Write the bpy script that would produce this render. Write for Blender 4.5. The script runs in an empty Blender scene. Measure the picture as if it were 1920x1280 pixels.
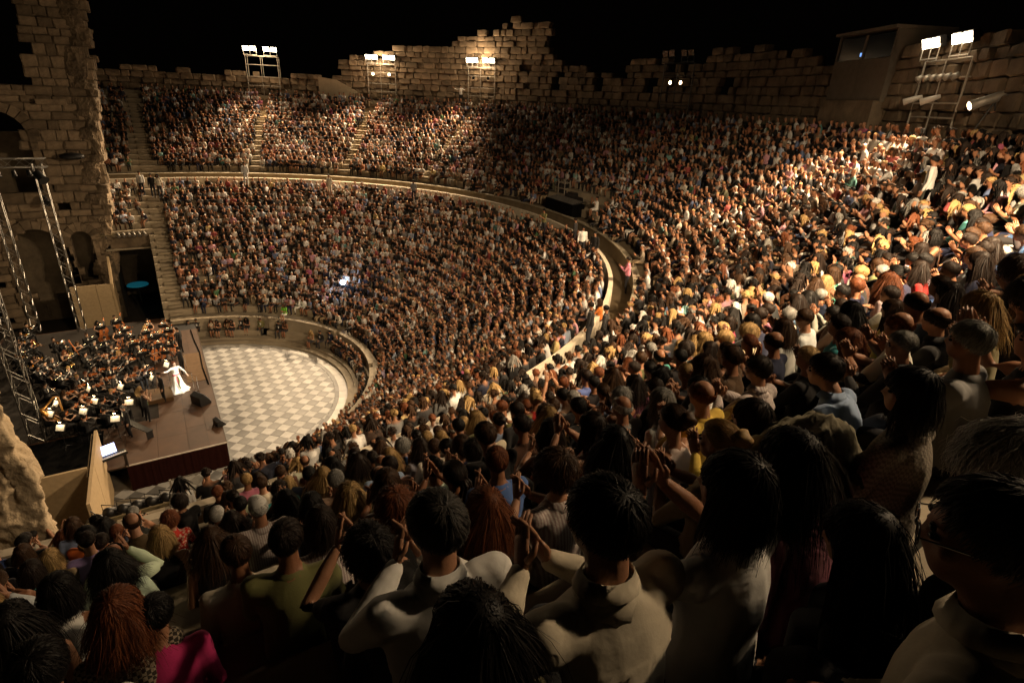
import bpy, bmesh, math, random, colorsys
import numpy as np
from mathutils import Vector, Matrix
from mathutils.bvhtree import BVHTree

SC = bpy.context.scene
COL = SC.collection
RNG = np.random.default_rng(11)
random.seed(5)
PI = math.pi

# ------------------------------------------------------------------ camera
CAM_P = Vector((0.54734, -33.79855, 17.22304))
YAW, PITCH, ROLL, FPX = 0.570804, 0.407173, 0.048066, 1055.675      # focal length in pixels of a 1920 px wide frame
_f = Vector((math.sin(YAW)*math.cos(PITCH), math.cos(YAW)*math.cos(PITCH), -math.sin(PITCH)))
_r = Vector((math.cos(YAW), -math.sin(YAW), 0)); _u = _r.cross(_f)
CR = _r*math.cos(ROLL) + _u*math.sin(ROLL); CU = -_r*math.sin(ROLL) + _u*math.cos(ROLL); CF = _f
cd = bpy.data.cameras.new('camera'); cam = bpy.data.objects.new('camera', cd); COL.objects.link(cam)
M = Matrix.Identity(4)
for i in range(3):
    M[i][0], M[i][1], M[i][2], M[i][3] = CR[i], CU[i], -CF[i], CAM_P[i]
cam.matrix_world = M
cd.sensor_width = 36.0; cd.lens = FPX/1920*36; cd.clip_start = 0.05; cd.clip_end = 600
SC.camera = cam

def project(p):
    d = Vector(p) - CAM_P; z = d.dot(CF)
    if z < 0.05: return (1e6, 1e6, z)
    return (960 + FPX*d.dot(CR)/z, 640 - FPX*d.dot(CU)/z, z)
def ray(x, y): return (x-960)/FPX*CR - (y-640)/FPX*CU + CF
def at_z(x, y, h):
    d = ray(x, y); return CAM_P + d*((h-CAM_P.z)/d.z)

# ------------------------------------------------------------------ night sky, exposure
W = bpy.data.worlds.new('World'); SC.world = W; W.use_nodes = True
bg = W.node_tree.nodes['Background']; bg.inputs[0].default_value = (0.55, 0.42, 0.30, 1); bg.inputs[1].default_value = 0.0009
SC.view_settings.view_transform = 'Standard'; SC.view_settings.look = 'None'
SC.view_settings.exposure = 0.0; SC.view_settings.gamma = 1.0; SC.view_settings.use_curve_mapping = False
SC.cycles.use_denoising = True
SC.cycles.max_bounces = 4; SC.cycles.diffuse_bounces = 1; SC.cycles.glossy_bounces = 2; SC.cycles.transmission_bounces = 2
SC.cycles.sample_clamp_indirect = 3.0; SC.cycles.use_light_tree = True
SC.cycles.caustics_reflective = False; SC.cycles.caustics_refractive = False
LAMP_W = 9800.0            # one double floodlight
LAMP_C = (1.0, 0.715, 0.425)

# ------------------------------------------------------------------ materials
MATS = {}
def mat(name, col=(.5,.5,.5), rough=.8, metal=0., vary=.25, scale=3., bump=0., bscale=None, emit=0., ecol=None, col2=None, attr=None, sheen=0., stretch=None, spec=.3, rnd=0., wrinkle=0.):
    if name in MATS: return MATS[name]
    m = bpy.data.materials.new(name); m.use_nodes = True; nt = m.node_tree; N = nt.nodes; L = nt.links
    b = N['Principled BSDF']; b.inputs['Roughness'].default_value = rough; b.inputs['Metallic'].default_value = metal
    b.inputs['Specular IOR Level'].default_value = spec
    tc = N.new('ShaderNodeTexCoord'); mp = N.new('ShaderNodeMapping'); L.new(tc.outputs['Object'], mp.inputs[0])
    if stretch: mp.inputs['Scale'].default_value = stretch
    nz = N.new('ShaderNodeTexNoise'); nz.inputs['Scale'].default_value = scale; nz.inputs['Detail'].default_value = 5; nz.inputs['Roughness'].default_value = .62
    L.new(mp.outputs[0], nz.inputs[0])
    if attr:
        a = N.new('ShaderNodeAttribute'); a.attribute_name = attr[1]; a.attribute_type = attr[0]; base = a.outputs['Color']
    else:
        c = N.new('ShaderNodeRGB'); c.outputs[0].default_value = (*col, 1); base = c.outputs[0]
    if rnd:
        oi = N.new('ShaderNodeObjectInfo'); mr0 = N.new('ShaderNodeMapRange'); mr0.inputs[3].default_value = 1-rnd; mr0.inputs[4].default_value = 1+rnd
        L.new(oi.outputs['Random'], mr0.inputs[0]); mm = N.new('ShaderNodeVectorMath'); mm.operation = 'SCALE'
        L.new(base, mm.inputs[0]); L.new(mr0.outputs[0], mm.inputs['Scale']); base = mm.outputs[0]
    mx = N.new('ShaderNodeMix'); mx.data_type = 'RGBA'
    if col2 is not None:
        rp = N.new('ShaderNodeMapRange'); rp.inputs[1].default_value = .38; rp.inputs[2].default_value = .62
        L.new(nz.outputs['Fac'], rp.inputs[0]); L.new(rp.outputs[0], mx.inputs[0])
        L.new(base, mx.inputs[6]); mx.inputs[7].default_value = (*col2, 1)
    else:
        mr = N.new('ShaderNodeMapRange'); mr.inputs[1].default_value = .25; mr.inputs[2].default_value = .75
        mr.inputs[3].default_value = 1-vary; mr.inputs[4].default_value = 1+vary*.6
        L.new(nz.outputs['Fac'], mr.inputs[0])
        vm = N.new('ShaderNodeVectorMath'); vm.operation = 'SCALE'; L.new(base, vm.inputs[0]); L.new(mr.outputs[0], vm.inputs['Scale'])
        mx.inputs[0].default_value = 0; L.new(vm.outputs[0], mx.inputs[6])
    L.new(mx.outputs[2], b.inputs['Base Color'])
    if bump:
        n2 = N.new('ShaderNodeTexNoise'); n2.inputs['Scale'].default_value = bscale or scale*4; n2.inputs['Detail'].default_value = 6
        L.new(mp.outputs[0], n2.inputs[0]); bp = N.new('ShaderNodeBump'); bp.inputs['Strength'].default_value = bump; bp.inputs['Distance'].default_value = .03
        L.new(n2.outputs['Fac'], bp.inputs['Height']); L.new(bp.outputs[0], b.inputs['Normal'])
    if wrinkle:
        n3 = N.new('ShaderNodeTexNoise'); n3.noise_type = 'RIDGED_MULTIFRACTAL'; n3.inputs['Scale'].default_value = 4.2; n3.inputs['Detail'].default_value = 2.5; n3.inputs['Distortion'].default_value = .9
        m3 = N.new('ShaderNodeMapping'); m3.inputs['Scale'].default_value = (1.3,1.3,.7); L.new(tc.outputs['Object'], m3.inputs[0]); L.new(m3.outputs[0], n3.inputs[0])
        b3 = N.new('ShaderNodeBump'); b3.inputs['Strength'].default_value = wrinkle; b3.inputs['Distance'].default_value = .022; L.new(n3.outputs['Fac'], b3.inputs['Height'])
        if bump: L.new(bp.outputs[0], b3.inputs['Normal'])
        L.new(b3.outputs[0], b.inputs['Normal'])
    if sheen: b.inputs['Sheen Weight'].default_value = sheen
    if emit:
        b.inputs['Emission Color'].default_value = (*(ecol or col), 1); b.inputs['Emission Strength'].default_value = emit
    MATS[name] = m; return m

def pattern_mat(name, kind, c1, c2, scale):
    """printed or woven cloth: stripes, dots, weave or flowers of two thread colours"""
    m = mat(name, c1, .85, vary=.15, scale=6, bump=.25, bscale=40, wrinkle=.35); nt = m.node_tree; N = nt.nodes; L = nt.links; b = N['Principled BSDF']
    tc = N.new('ShaderNodeTexCoord'); mx = N.new('ShaderNodeMix'); mx.data_type = 'RGBA'
    mx.inputs[6].default_value = (*c1, 1); mx.inputs[7].default_value = (*c2, 1)
    if kind == 'stripes':
        w = N.new('ShaderNodeTexWave'); w.inputs['Scale'].default_value = scale; w.bands_direction = 'X'; L.new(tc.outputs['Object'], w.inputs[0])
        src = w.outputs['Fac']; lo, hi = .45, .55
    elif kind == 'bars':
        w = N.new('ShaderNodeTexWave'); w.inputs['Scale'].default_value = scale; w.bands_direction = 'Z'; L.new(tc.outputs['Object'], w.inputs[0])
        src = w.outputs['Fac']; lo, hi = .45, .55
    elif kind == 'weave':
        w = N.new('ShaderNodeTexChecker'); w.inputs['Scale'].default_value = scale; L.new(tc.outputs['Object'], w.inputs[0]); src = w.outputs['Fac']; lo, hi = .4, .6
    else:
        w = N.new('ShaderNodeTexVoronoi'); w.inputs['Scale'].default_value = scale; L.new(tc.outputs['Object'], w.inputs[0])
        src = w.outputs['Distance']; lo, hi = (.34, .30) if kind == 'dots' else (.5, .38)
    mr = N.new('ShaderNodeMapRange'); mr.inputs[1].default_value = lo; mr.inputs[2].default_value = hi
    L.new(src, mr.inputs[0]); L.new(mr.outputs[0], mx.inputs[0]); L.new(mx.outputs[2], b.inputs['Base Color'])
    return m

STONE = mat('weathered_stone', (.235,.175,.115), .92, vary=.75, scale=.9, bump=1., bscale=6, rnd=.35)
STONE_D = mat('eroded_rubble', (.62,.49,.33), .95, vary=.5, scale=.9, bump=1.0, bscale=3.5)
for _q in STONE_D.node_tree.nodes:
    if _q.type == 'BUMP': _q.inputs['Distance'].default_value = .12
MARBLE = mat('seat_marble', (.36,.30,.215), .75, vary=.3, scale=.8, bump=.3, bscale=6)
TILE_L = mat('pale_marble_tile', (.40,.40,.395), .5, vary=.26, scale=2.2, bump=.12, bscale=12, rnd=.14)
TILE_D = mat('grey_marble_tile', (.19,.192,.192), .5, vary=.3, scale=2.2, bump=.12, bscale=12, rnd=.18)
RING = mat('ring_marble', (.50,.48,.44), .35, vary=.3, scale=1.2, bump=.1, bscale=10, rnd=.15)
GROUT = mat('tile_bed', (.22,.19,.15), .9)
DECK = mat('stage_deck_paint', (.07,.035,.019), .55, vary=.35, scale=1.3, bump=.15, bscale=20, rnd=.2, spec=.4)
DRAPE = mat('maroon_drape', (.018,.005,.004), .95, spec=.05, vary=.3, scale=4)
BLACKC = mat('black_cloth', (.004,.004,.004), .95, spec=.03)
BLACKM = mat('black_metal', (.012,.012,.013), .45, spec=.5)
ALU = mat('truss_aluminium', (.30,.29,.27), .38, metal=.9, vary=.12, scale=20)
GALV = mat('scaffold_steel', (.50,.46,.40), .5, metal=.5, vary=.2, scale=9)
PANEL = mat('chipboard_panel', (.47,.35,.205), .8, vary=.18, scale=6, bump=.15, bscale=60)
PANEL_E = mat('panel_edge', (.5,.4,.27), .8)
LENS = mat('lit_floodlight', (1,.86,.62), .4, emit=22., ecol=(1,.86,.62))
LENS2 = mat('lit_small_lamp', (1,.8,.5), .4, emit=16., ecol=(1,.72,.4))
BULB = mat('lit_stand_lamp', (1,.8,.5), .4, emit=60., ecol=(1,.66,.32))
PAPER = mat('sheet_paper', (.82,.8,.74), .85, vary=.05)
SCREEN = mat('blue_white_screen', (.5,.6,1), .3, emit=3.2, ecol=(.55,.63,1.0))
SCREEN_B = mat('dim_blue_screen', (.2,.4,1), .3, emit=1.2, ecol=(.2,.42,1.0))
GLASSD = mat('dark_window_glass', (.006,.009,.012), .12, spec=.6)
BOOTH = mat('booth_cladding', (.14,.115,.085), .8, vary=.2, scale=3, bump=.1)
SKIN = mat('skin', attr=('OBJECT','skin_color'), rough=.5, vary=.14, scale=9, bump=.12, bscale=60, spec=.4)
TOP = mat('top_cloth', attr=('OBJECT','top_color'), rough=.85, vary=.14, scale=7, bump=.06, bscale=50, sheen=.1, wrinkle=.42)
BOTTOM = mat('bottom_cloth', attr=('OBJECT','bottom_color'), rough=.85, vary=.15, scale=7, bump=.2)
SHOE = mat('shoe_leather', (.02,.016,.014), .5)
HAIR = mat('hair_strands', attr=('OBJECT','hair_color'), rough=.55, vary=.45, scale=30, stretch=(1,1,.2), spec=.26)
_n = HAIR.node_tree; _b = _n.nodes['Principled BSDF']; _l = _b.inputs['Base Color'].links[0].from_socket
_a = _n.nodes.new('ShaderNodeAttribute'); _a.attribute_name = 'strand'; _v = _n.nodes.new('ShaderNodeVectorMath'); _v.operation = 'SCALE'
_n.links.new(_l, _v.inputs[0]); _n.links.new(_a.outputs['Fac'], _v.inputs['Scale']); _n.links.new(_v.outputs[0], _b.inputs['Base Color'])
EYE = mat('dark_eye', (.012,.009,.007), .2)
WSHIRT = mat('white_dress_shirt', (.78,.77,.74), .8, vary=.06)
CROWD = mat('crowd_cloth_and_skin', attr=('GEOMETRY','person_color'), rough=.75, vary=.16, scale=14, bump=.3, bscale=30)
WOODV = mat('varnished_orange_wood', (.38,.11,.025), .25, vary=.3, scale=8, stretch=(1,1,.25), spec=.6)
WOODH = mat('gilded_harp_wood', (.40,.20,.05), .35, vary=.25, scale=8)
BRASS = mat('polished_brass', (.78,.55,.22), .18, metal=1.)
SILVER = mat('polished_silver', (.75,.74,.72), .2, metal=1.)

# ------------------------------------------------------------------ mesh helpers
class MB:
    """collects shapes, then links them as ONE mesh object"""
    def __init__(s): s.v = []; s.f = []; s.m = []; s.n = 0
    def add(s, v, f, m=0):
        v = np.asarray(v, float).reshape(-1, 3); s.v.append(v)
        for q in f: s.f.append(tuple(int(i)+s.n for i in q)); s.m.append(m)
        s.n += len(v); return s
    def box(s, c, d, rz=0., m=0, tilt=None):
        c = np.asarray(c, float); h = np.asarray(d, float)/2
        v = np.array([[x,y,z] for x in (-1,1) for y in (-1,1) for z in (-1,1)])*h
        R = np.array(Matrix.Rotation(rz, 3, 'Z'))
        if tilt is not None: R = R @ np.array(tilt)
        return s.add(v @ R.T + c, [(0,1,3,2),(4,6,7,5),(0,4,5,1),(2,3,7,6),(0,2,6,4),(1,5,7,3)], m)
    def tube(s, pts, r, n=6, m=0, cap=True):
        pts = np.asarray(pts, float); k = len(pts); rs = np.broadcast_to(np.asarray(r, float), (k,))
        t = np.gradient(pts, axis=0); t /= np.linalg.norm(t, axis=1)[:,None]+1e-12
        ref = np.array([0,0,1.]) if abs(t[0][2]) < .9 else np.array([1.,0,0])
        V = []
        for p, tt, rr in zip(pts, t, rs):
            a = ref - tt*(ref@tt); a /= np.linalg.norm(a)+1e-12; b = np.cross(tt, a)
            for j in range(n):
                w = 2*PI*j/n; V.append(p + rr*(a*math.cos(w) + b*math.sin(w)))
        F = [(i*n+j, i*n+(j+1)%n, (i+1)*n+(j+1)%n, (i+1)*n+j) for i in range(k-1) for j in range(n)]
        if cap: F += [tuple(range(n))[::-1], tuple((k-1)*n+j for j in range(n))]
        return s.add(V, F, m)
    def prism(s, poly, z0, z1, m=0, axis='z'):
        n = len(poly); V = [(x,y,z0) for x,y in poly] + [(x,y,z1) for x,y in poly]
        if axis == 'y': V = [(x, z, y) for x, y, z in V]
        if axis == 'x': V = [(z, x, y) for x, y, z in V]
        F = [tuple(range(n))[::-1], tuple(range(n, 2*n))] + [(i, (i+1)%n, n+(i+1)%n, n+i) for i in range(n)]
        return s.add(V, F, m)
    def ball(s, c, r, n=10, k=7, m=0):
        r = np.broadcast_to(np.asarray(r, float), (3,)); V = [(0,0,-1)]
        for i in range(1, k):
            a = -PI/2 + PI*i/k
            V += [(math.cos(a)*math.cos(2*PI*j/n), math.cos(a)*math.sin(2*PI*j/n), math.sin(a)) for j in range(n)]
        V += [(0,0,1)]; e = len(V)-1
        F = [(0, 1+(j+1)%n, 1+j) for j in range(n)] + [(e, e-n+j, e-n+(j+1)%n) for j in range(n)]
        F += [(1+i*n+j, 1+i*n+(j+1)%n, 1+(i+1)*n+(j+1)%n, 1+(i+1)*n+j) for i in range(k-2) for j in range(n)]
        return s.add(np.array(V)*r + np.asarray(c, float), F, m)
    def mesh(s, name, mats, smooth=False):
        me = bpy.data.meshes.new(name)
        me.from_pydata(np.concatenate(s.v).tolist(), [], s.f)
        for q in (mats if isinstance(mats, (list, tuple)) else [mats]): me.materials.append(q)
        if max(s.m): me.polygons.foreach_set('material_index', s.m)
        if smooth: me.polygons.foreach_set('use_smooth', [True]*len(s.f))
        me.update(); return me
    def build(s, name, mats, parent=None, smooth=False, loc=(0,0,0)):
        return obj(name, s.mesh(name, mats, smooth), parent, loc)
def fix_normals(me):
    b = bmesh.new(); b.from_mesh(me); bmesh.ops.recalc_face_normals(b, faces=b.faces); b.to_mesh(me); b.free()
def obj(name, me, parent=None, loc=(0,0,0), rz=0.):
    o = bpy.data.objects.new(name, me); COL.objects.link(o); o.location = loc; o.rotation_euler = (0,0,rz)
    if parent is not None: o.parent = parent
    return o
def tag(o, label=None, cat=None, group=None, kind=None):
    for k, v in (('label',label),('category',cat),('group',group),('kind',kind)):
        if v: o[k] = v
    return o
def thing(name, label, cat, loc=(0,0,0), rz=0., group=None):
    o = obj(name, None, None, loc, rz); o.empty_display_size = .2
    return tag(o, label, cat, group)
def spot(name, loc, target, power, angle, blend, parent, col=LAMP_C, radius=.25):
    l = bpy.data.lights.new(name, 'SPOT'); l.energy = power; l.spot_size = math.radians(angle); l.spot_blend = blend; l.color = col; l.shadow_soft_size = radius
    o = bpy.data.objects.new(name, l); COL.objects.link(o)
    d = Vector(target) - Vector(loc); Mx = d.to_track_quat('-Z', 'Y').to_matrix().to_4x4(); Mx.translation = loc
    if parent is not None:
        o.parent = parent; o.matrix_basis = Matrix.Translation(parent.location).inverted() @ Mx if parent.rotation_euler.z == 0 else (Matrix.Translation(parent.location) @ Matrix.Rotation(parent.rotation_euler.z, 4, 'Z')).inverted() @ Mx
    else: o.matrix_world = Mx
    return o
def point(name, loc, power, col, radius=.02, parent=None):
    l = bpy.data.lights.new(name, 'POINT'); l.energy = power; l.color = col; l.shadow_soft_size = radius
    o = bpy.data.objects.new(name, l); COL.objects.link(o); o.location = loc
    if parent is not None: o.parent = parent
    return o

# ------------------------------------------------------------------ the cavea: seat rows, walls, stairs
R_RING = 9.05
LOW = [(11.95 + .62*i, 1.95 + .4147*i) for i in range(18)]           # hip radius, seat height
UPP = [(25.66 + .614*i, 10.5 + .3965*i) for i in range(15)]
DROP = .85; Y_TRI = 18.2; X_END = -3.25; X_JAMB = 0.0; LANE = .9
STAIR_A = [math.radians(a) for a in (69.6, 51.4, 33.2)]

def arc(R, a0, a1, step=.6):
    n = max(2, int(abs(a1-a0)*R/step)+1)
    return [(R*math.cos(a0+(a1-a0)*i/(n-1)), R*math.sin(a0+(a1-a0)*i/(n-1))) for i in range(n)]
def ring_block(mb, R0, R1, z0, z1, a0, a1, step=.8, m=0):
    """a curved block between two radii"""
    n = max(2, int(abs(a1-a0)*R1/step)+1); V = []
    for i in range(n):
        a = a0+(a1-a0)*i/(n-1); c, s = math.cos(a), math.sin(a)
        V += [(R0*c,R0*s,z0),(R1*c,R1*s,z0),(R1*c,R1*s,z1),(R0*c,R0*s,z1)]
    F = [(3,2,1,0), (4*n-4,4*n-3,4*n-2,4*n-1)]
    for i in range(n-1):
        b = 4*i
        F += [(b+j, b+(j+1)%4, b+4+(j+1)%4, b+4+j) for j in range(4)]
    return mb.add(V, F, m)
def a_of(x, R): return math.acos(max(-1, min(1, x/R)))

mb = MB(); ring_block(mb, .02, R_RING+1.2, -.6, -.045, -PI, PI-.001, 2); 
tag(mb.build('orchestra_ground', GROUT), kind='structure')
mb = MB(); mb.box((0,0,-1.0), (160,160,.3)); tag(mb.build('ground', mat('dark_earth', (.09,.075,.055), .95)), kind='structure')

steps = MB()
for i, (R, z) in enumerate(LOW):
    r0, r1 = R-.30, R+.34 if i < 17 else R+.42
    zb = z-.55
    xm = X_JAMB if R < Y_TRI+.35 else X_END
    a = a_of(xm, R-.3); b_ = a if R < Y_TRI+.35 else a_of(X_JAMB, R)
    ring_block(steps, r0, r1, zb, z, -b_, a)
    if R >= Y_TRI+.35: ring_block(steps, r0, r1, zb-DROP, z-DROP, -a, -a_of(-.01, R))
ring_block(steps, 10.66, 11.70, .6, 1.50, -a_of(0,11), a_of(0,11))          # walk behind the front bench
for i, (R, z) in enumerate(UPP):
    a = a_of(X_END, R); ring_block(steps, R-.30, R+.33 if i < 14 else R+.9, z-.5, z, -a, a)
a = a_of(X_END, 23.9)
tag(steps.build('cavea_steps', MARBLE), kind='structure'); steps = MB()
ring_block(steps, 23.44, 24.40, 8.4, 9.15, -a, a)                            # corridor floor
ring_block(steps, 24.37, 25.40, 8.4, 9.96, -a, a)                            # podium of the upper tier
tag(steps.build('walkway', mat('trodden_walkway', (.17,.13,.08), .9, vary=.35, scale=1.2, bump=.2)), kind='structure')
mb = MB(); ring_block(mb, 23.24, 23.44, 8.6, 9.77, -a, a, .7)
tag(mb.build('parapet_wall', mat('pale_parapet_marble', (.62,.54,.42), .7, vary=.25, scale=1.2, bump=.2, bscale=7)), 'pale marble parapet wall curving behind the last row of the lower tier', 'wall')
mb = MB()                                                                     # dark cornice edge along the podium
ring_block(mb, 24.30, 24.62, 9.965, 10.03, -a, a, .7)
tag(mb.build('podium_ledge', mat('ledge_marble', (.33,.28,.2), .8, vary=.3, scale=1.4, bump=.2)), kind='structure')

# front bench of the orchestra, in sections between the stairs
gaps = [55.5, 20., -14., -48.]
mb = MB(); ring_block(mb, R_RING, 9.45, -.05, .17, -a_of(1.5,9.3), a_of(0,9.3), .5); ring_block(mb, 9.45, 10.05, -.05, .30, -a_of(1.0,9.7), a_of(0,9.7), .5)
tag(mb.build('orchestra_step', MARBLE), kind='structure')
edges = [89.5]+gaps+[-84.]
mb = MB()
for k in range(5):
    a1 = math.radians(edges[k]-(1.6 if k else 0)); a0 = math.radians(edges[k+1]+1.6)
    mb = MB(); ring_block(mb, 10.0, 10.46, .2, .66, a0, a1, .4); ring_block(mb, 10.46, 10.66, .2, 1.5, a0, a1, .4)
    ring_block(mb, 10.43, 10.69, 1.505, 1.56, a0, a1, .4)
    lab = ['front marble bench nearest the far entrance with a curved high back', 'front marble bench behind the far corner of the checkered floor', 'front marble bench in the middle of the curve facing the stage', 'front marble bench with dark suited guests near the right edge of the floor', 'front marble bench closest to the foreground crowd'][k]
    tag(mb.build('marble_bench', MARBLE), lab, 'bench', 'curved marble benches round the orchestra')

# entrance passages at both ends: jamb wall under the stair, vault, tribunal front
for sgn, where in ((1, 'far'), (-1, 'near')):
    t = thing('entrance_wall', f'stone wall of the {where} side entrance carrying the stepped edge of the seats', 'wall')
    poly = [(10.7*sgn, -.3)]; 
    for R, z in LOW[:11]: poly += [((R-.32)*sgn, z-.41), ((R-.32)*sgn, z+.06)]
    poly += [(Y_TRI*sgn, LOW[10][1]+.06), (Y_TRI*sgn, -.3)]
    if sgn < 0: poly = poly[::-1]
    mb = MB(); mb.prism(poly, -.32, -.004, axis='x'); me = mb.mesh('jamb_wall', MARBLE); fix_normals(me); obj('jamb_wall', me, t)
    mb = MB(); mb.box((-1.72, (Y_TRI+.25)*sgn, 5.72), (3.1,.5,.9)); mb.build('lintel', STONE, t)
    mb = MB(); mb.box((-1.72, (Y_TRI-.06)*sgn, 5.2), (3.1,.25,.12)); mb.build('lintel_ledge', MARBLE, t)
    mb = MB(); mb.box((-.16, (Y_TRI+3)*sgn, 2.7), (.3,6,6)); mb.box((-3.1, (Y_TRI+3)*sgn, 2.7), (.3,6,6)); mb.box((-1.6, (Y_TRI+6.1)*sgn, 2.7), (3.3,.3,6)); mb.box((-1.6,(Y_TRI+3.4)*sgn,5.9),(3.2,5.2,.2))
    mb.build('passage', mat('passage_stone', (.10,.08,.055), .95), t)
    # stair beside the jamb, one tread per half row
    st = thing('stone_stair', f'steep flight of pale stone steps beside the {where} entrance', 'stair')
    tread = MB(); tread.box((0,0,0), (LANE-.04,.36,.19)); tme = tread.mesh('step', mat('worn_step_marble', (.34,.28,.195), .7, vary=.3, scale=2, bump=.2, rnd=.12))
    for R, z in LOW:
        for h in (0, 1):
            yy = math.sqrt(max(R*R-.25, 1)) - .31 + .31*h - .3
            obj('step', tme, st, (LANE/2+.01, sgn*(yy+.30), z-.41+.207*(h+1)+.01-.095))
    us = thing('stone_stair', f'upper flight of stone steps at the {where} end of the top tier', 'stair')
    for R, z in UPP:
        for h in (0, 1): obj('step', tme, us, (LANE/2+.01, sgn*(R-.31+.31*h), z-.3965+.198*(h+1)+.01-.095))
for k, an in enumerate(STAIR_A):
    st = thing('stone_stair', ['narrow stair between seats below the leftmost floodlight tower','narrow stair between seats below the middle far floodlight tower','narrow stair between seats below the third floodlight tower from the left'][k], 'stair')
    m2 = MB(); m2.box((0,0,0), (.36,LANE-.1,.19)); me = m2.mesh('step', MATS['worn_step_marble'])
    for R, z in UPP:
        for h in (0, 1):
            rr = R-.31+.31*h; obj('step', me, st, (rr*math.cos(an), rr*math.sin(an), z-.3965+.198*(h+1)+.01-.095), an)

# ------------------------------------------------------------------ stones
def stone_mesh(seed, mt=None):
    """a weathered ashlar block of unit size with chipped edges (front faces -Y)"""
    rg = np.random.default_rng(seed); b = bmesh.new(); bmesh.ops.create_cube(b, size=1.)
    bmesh.ops.bevel(b, geom=list(b.edges), offset=.10, segments=1, affect='EDGES')
    for v in b.verts: v.co += Vector(rg.uniform(-.055,.055,3))
    me = bpy.data.meshes.new('stone'); b.to_mesh(me); b.free(); me.materials.append(mt or STONE); return me
STONES = [stone_mesh(s) for s in range(8)]
class Wall:
    """stones laid in courses; the first 300 are parts, the rest one joined part"""
    def __init__(s, root, cap=300): s.root = root; s.n = 0; s.cap = cap; s.rest = MB()
    def stone(s, c, d, rz):
        s.n += 1; k = int(RNG.integers(8))
        if s.n <= s.cap:
            o = obj('stone', STONES[k], s.root, c, rz); o.scale = d
        else:
            me = STONES[k]; v = np.array([q.co[:] for q in me.vertices])*np.asarray(d); R = np.array(Matrix.Rotation(rz,3,'Z'))
            s.rest.add(v @ R.T + np.asarray(c), [tuple(p.vertices) for p in me.polygons])
    def done(s):
        if s.rest.n: tag(s.rest.build('stone_courses', STONE, s.root), kind='stuff')

# side walls of the stage building (scaenae), at both ends of the stage
def edge_x(z): return -3.22 + .095*max(0, z) + .0*z
ARCHES = [(-8.75,-5.83,-.5,7.1), (-5.3,-3.98,2.8,6.75), (-9.4,-6.05,9.6,15.0)]
def wing_wall(sgn, label, y0):
    t = thing('ruined_stage_wall', label, 'wall'); w = Wall(t)
    rg = np.random.default_rng(3 if sgn > 0 else 4)
    yf = y0*sgn
    arches = ARCHES if sgn > 0 else []
    def inside(x, z):
        for x0, x1, z0, z1 in arches:
            r = (x1-x0)/2; xc = (x0+x1)/2
            if x0 < x < x1 and z0 < z and (z < z1-r or (x-xc)**2+(z-z1+r)**2 < r*r): return True
        return False
    z = -.2; zmax = 24.5 if sgn > 0 else 15.
    core = MB()
    while z < zmax:
        h = rg.uniform(.40,.78); xr = edge_x(z) + rg.uniform(-.22,.18); xl = -9.6
        if sgn > 0 and z > 16: xl = -4.75 + .03*(z-16) + rg.uniform(-.15,.15)
        x = xr; first = True
        while x > xl:
            d = rg.uniform(.55,1.5)
            if z > 16 or sgn < 0: d = rg.uniform(.55,1.0)
            xc, zc = x-d/2, z+h/2
            if not inside(xc, zc) and rg.random() > (.02 if sgn > 0 else 0):
                dep = .5 + rg.uniform(-.16,.16) + (.15*rg.random() if first else 0)
                w.stone((xc, yf+sgn*.25, zc), (d-.02, dep, h-.02), rg.uniform(-.05,.05))
                core.box((xc, yf+sgn*.30, zc), (d+.002, .36, h+.002))
            if first:                                      # broken end of the wall, two stones deep
                for k in range(3):
                    w.stone((xr-.3+rg.uniform(-.15,.1), yf+sgn*(.75+.62*k), zc), (.62, .6, h-.02), rg.uniform(-.05,.05))
            first = False; x -= d
        z += h
    for x0, x1, z0, z1 in arches:
        r = (x1-x0)/2; xc = (x0+x1)/2; nv = max(9, int(PI*r/.42))
        for k in range(nv):
            a0, a1 = PI*k/nv+.012, PI*(k+1)/nv-.012; ro = r+rg.uniform(.50,.72)
            m = MB(); m.prism([(xc+r*math.cos(a0), z1-r+r*math.sin(a0)), (xc+ro*math.cos(a0), z1-r+ro*math.sin(a0)), (xc+ro*math.cos(a1), z1-r+ro*math.sin(a1)), (xc+r*math.cos(a1), z1-r+r*math.sin(a1))], yf-.09-.05*rg.random(), yf+.9, axis='y')
            me = m.mesh('voussoir', STONE); fix_normals(me); obj('voussoir', me, t)
        for xs in (x0, x1):
            zz = max(z0,-.1)
            while zz < z1-r-.05:
                hh = min(rg.uniform(.4,.7), z1-r-zz); m = MB(); wd = rg.uniform(.3,.6); m.box((xs+(-wd/2 if xs == x0 else wd/2), yf+.40, zz+hh/2), (wd, 1.0, hh-.015)); m.build('jamb_stone', STONE, t); zz += hh
    core.box(((-9.6-3.2)/2, yf+sgn*2.3, 6.5), (6.2,.5,14.0)); 
    core.build('wall_core', mat('wall_core_rubble', (.16,.125,.085), .95, vary=.4, scale=1.5, bump=.8, bscale=5), t)
    w.done(); return t
ww = wing_wall(1, 'tall ruined stone wall with arched openings at the far end of the stage', 18.35)
# ledge of the string course on the far wall
mb = MB(); mb.box((-4.3, 18.2, 15.6), (1.7,.5,.35)); mb.box((-7.4,18.2,16.1),(3.6,.6,.3)); mb.build('string_course', STONE, ww)

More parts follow.
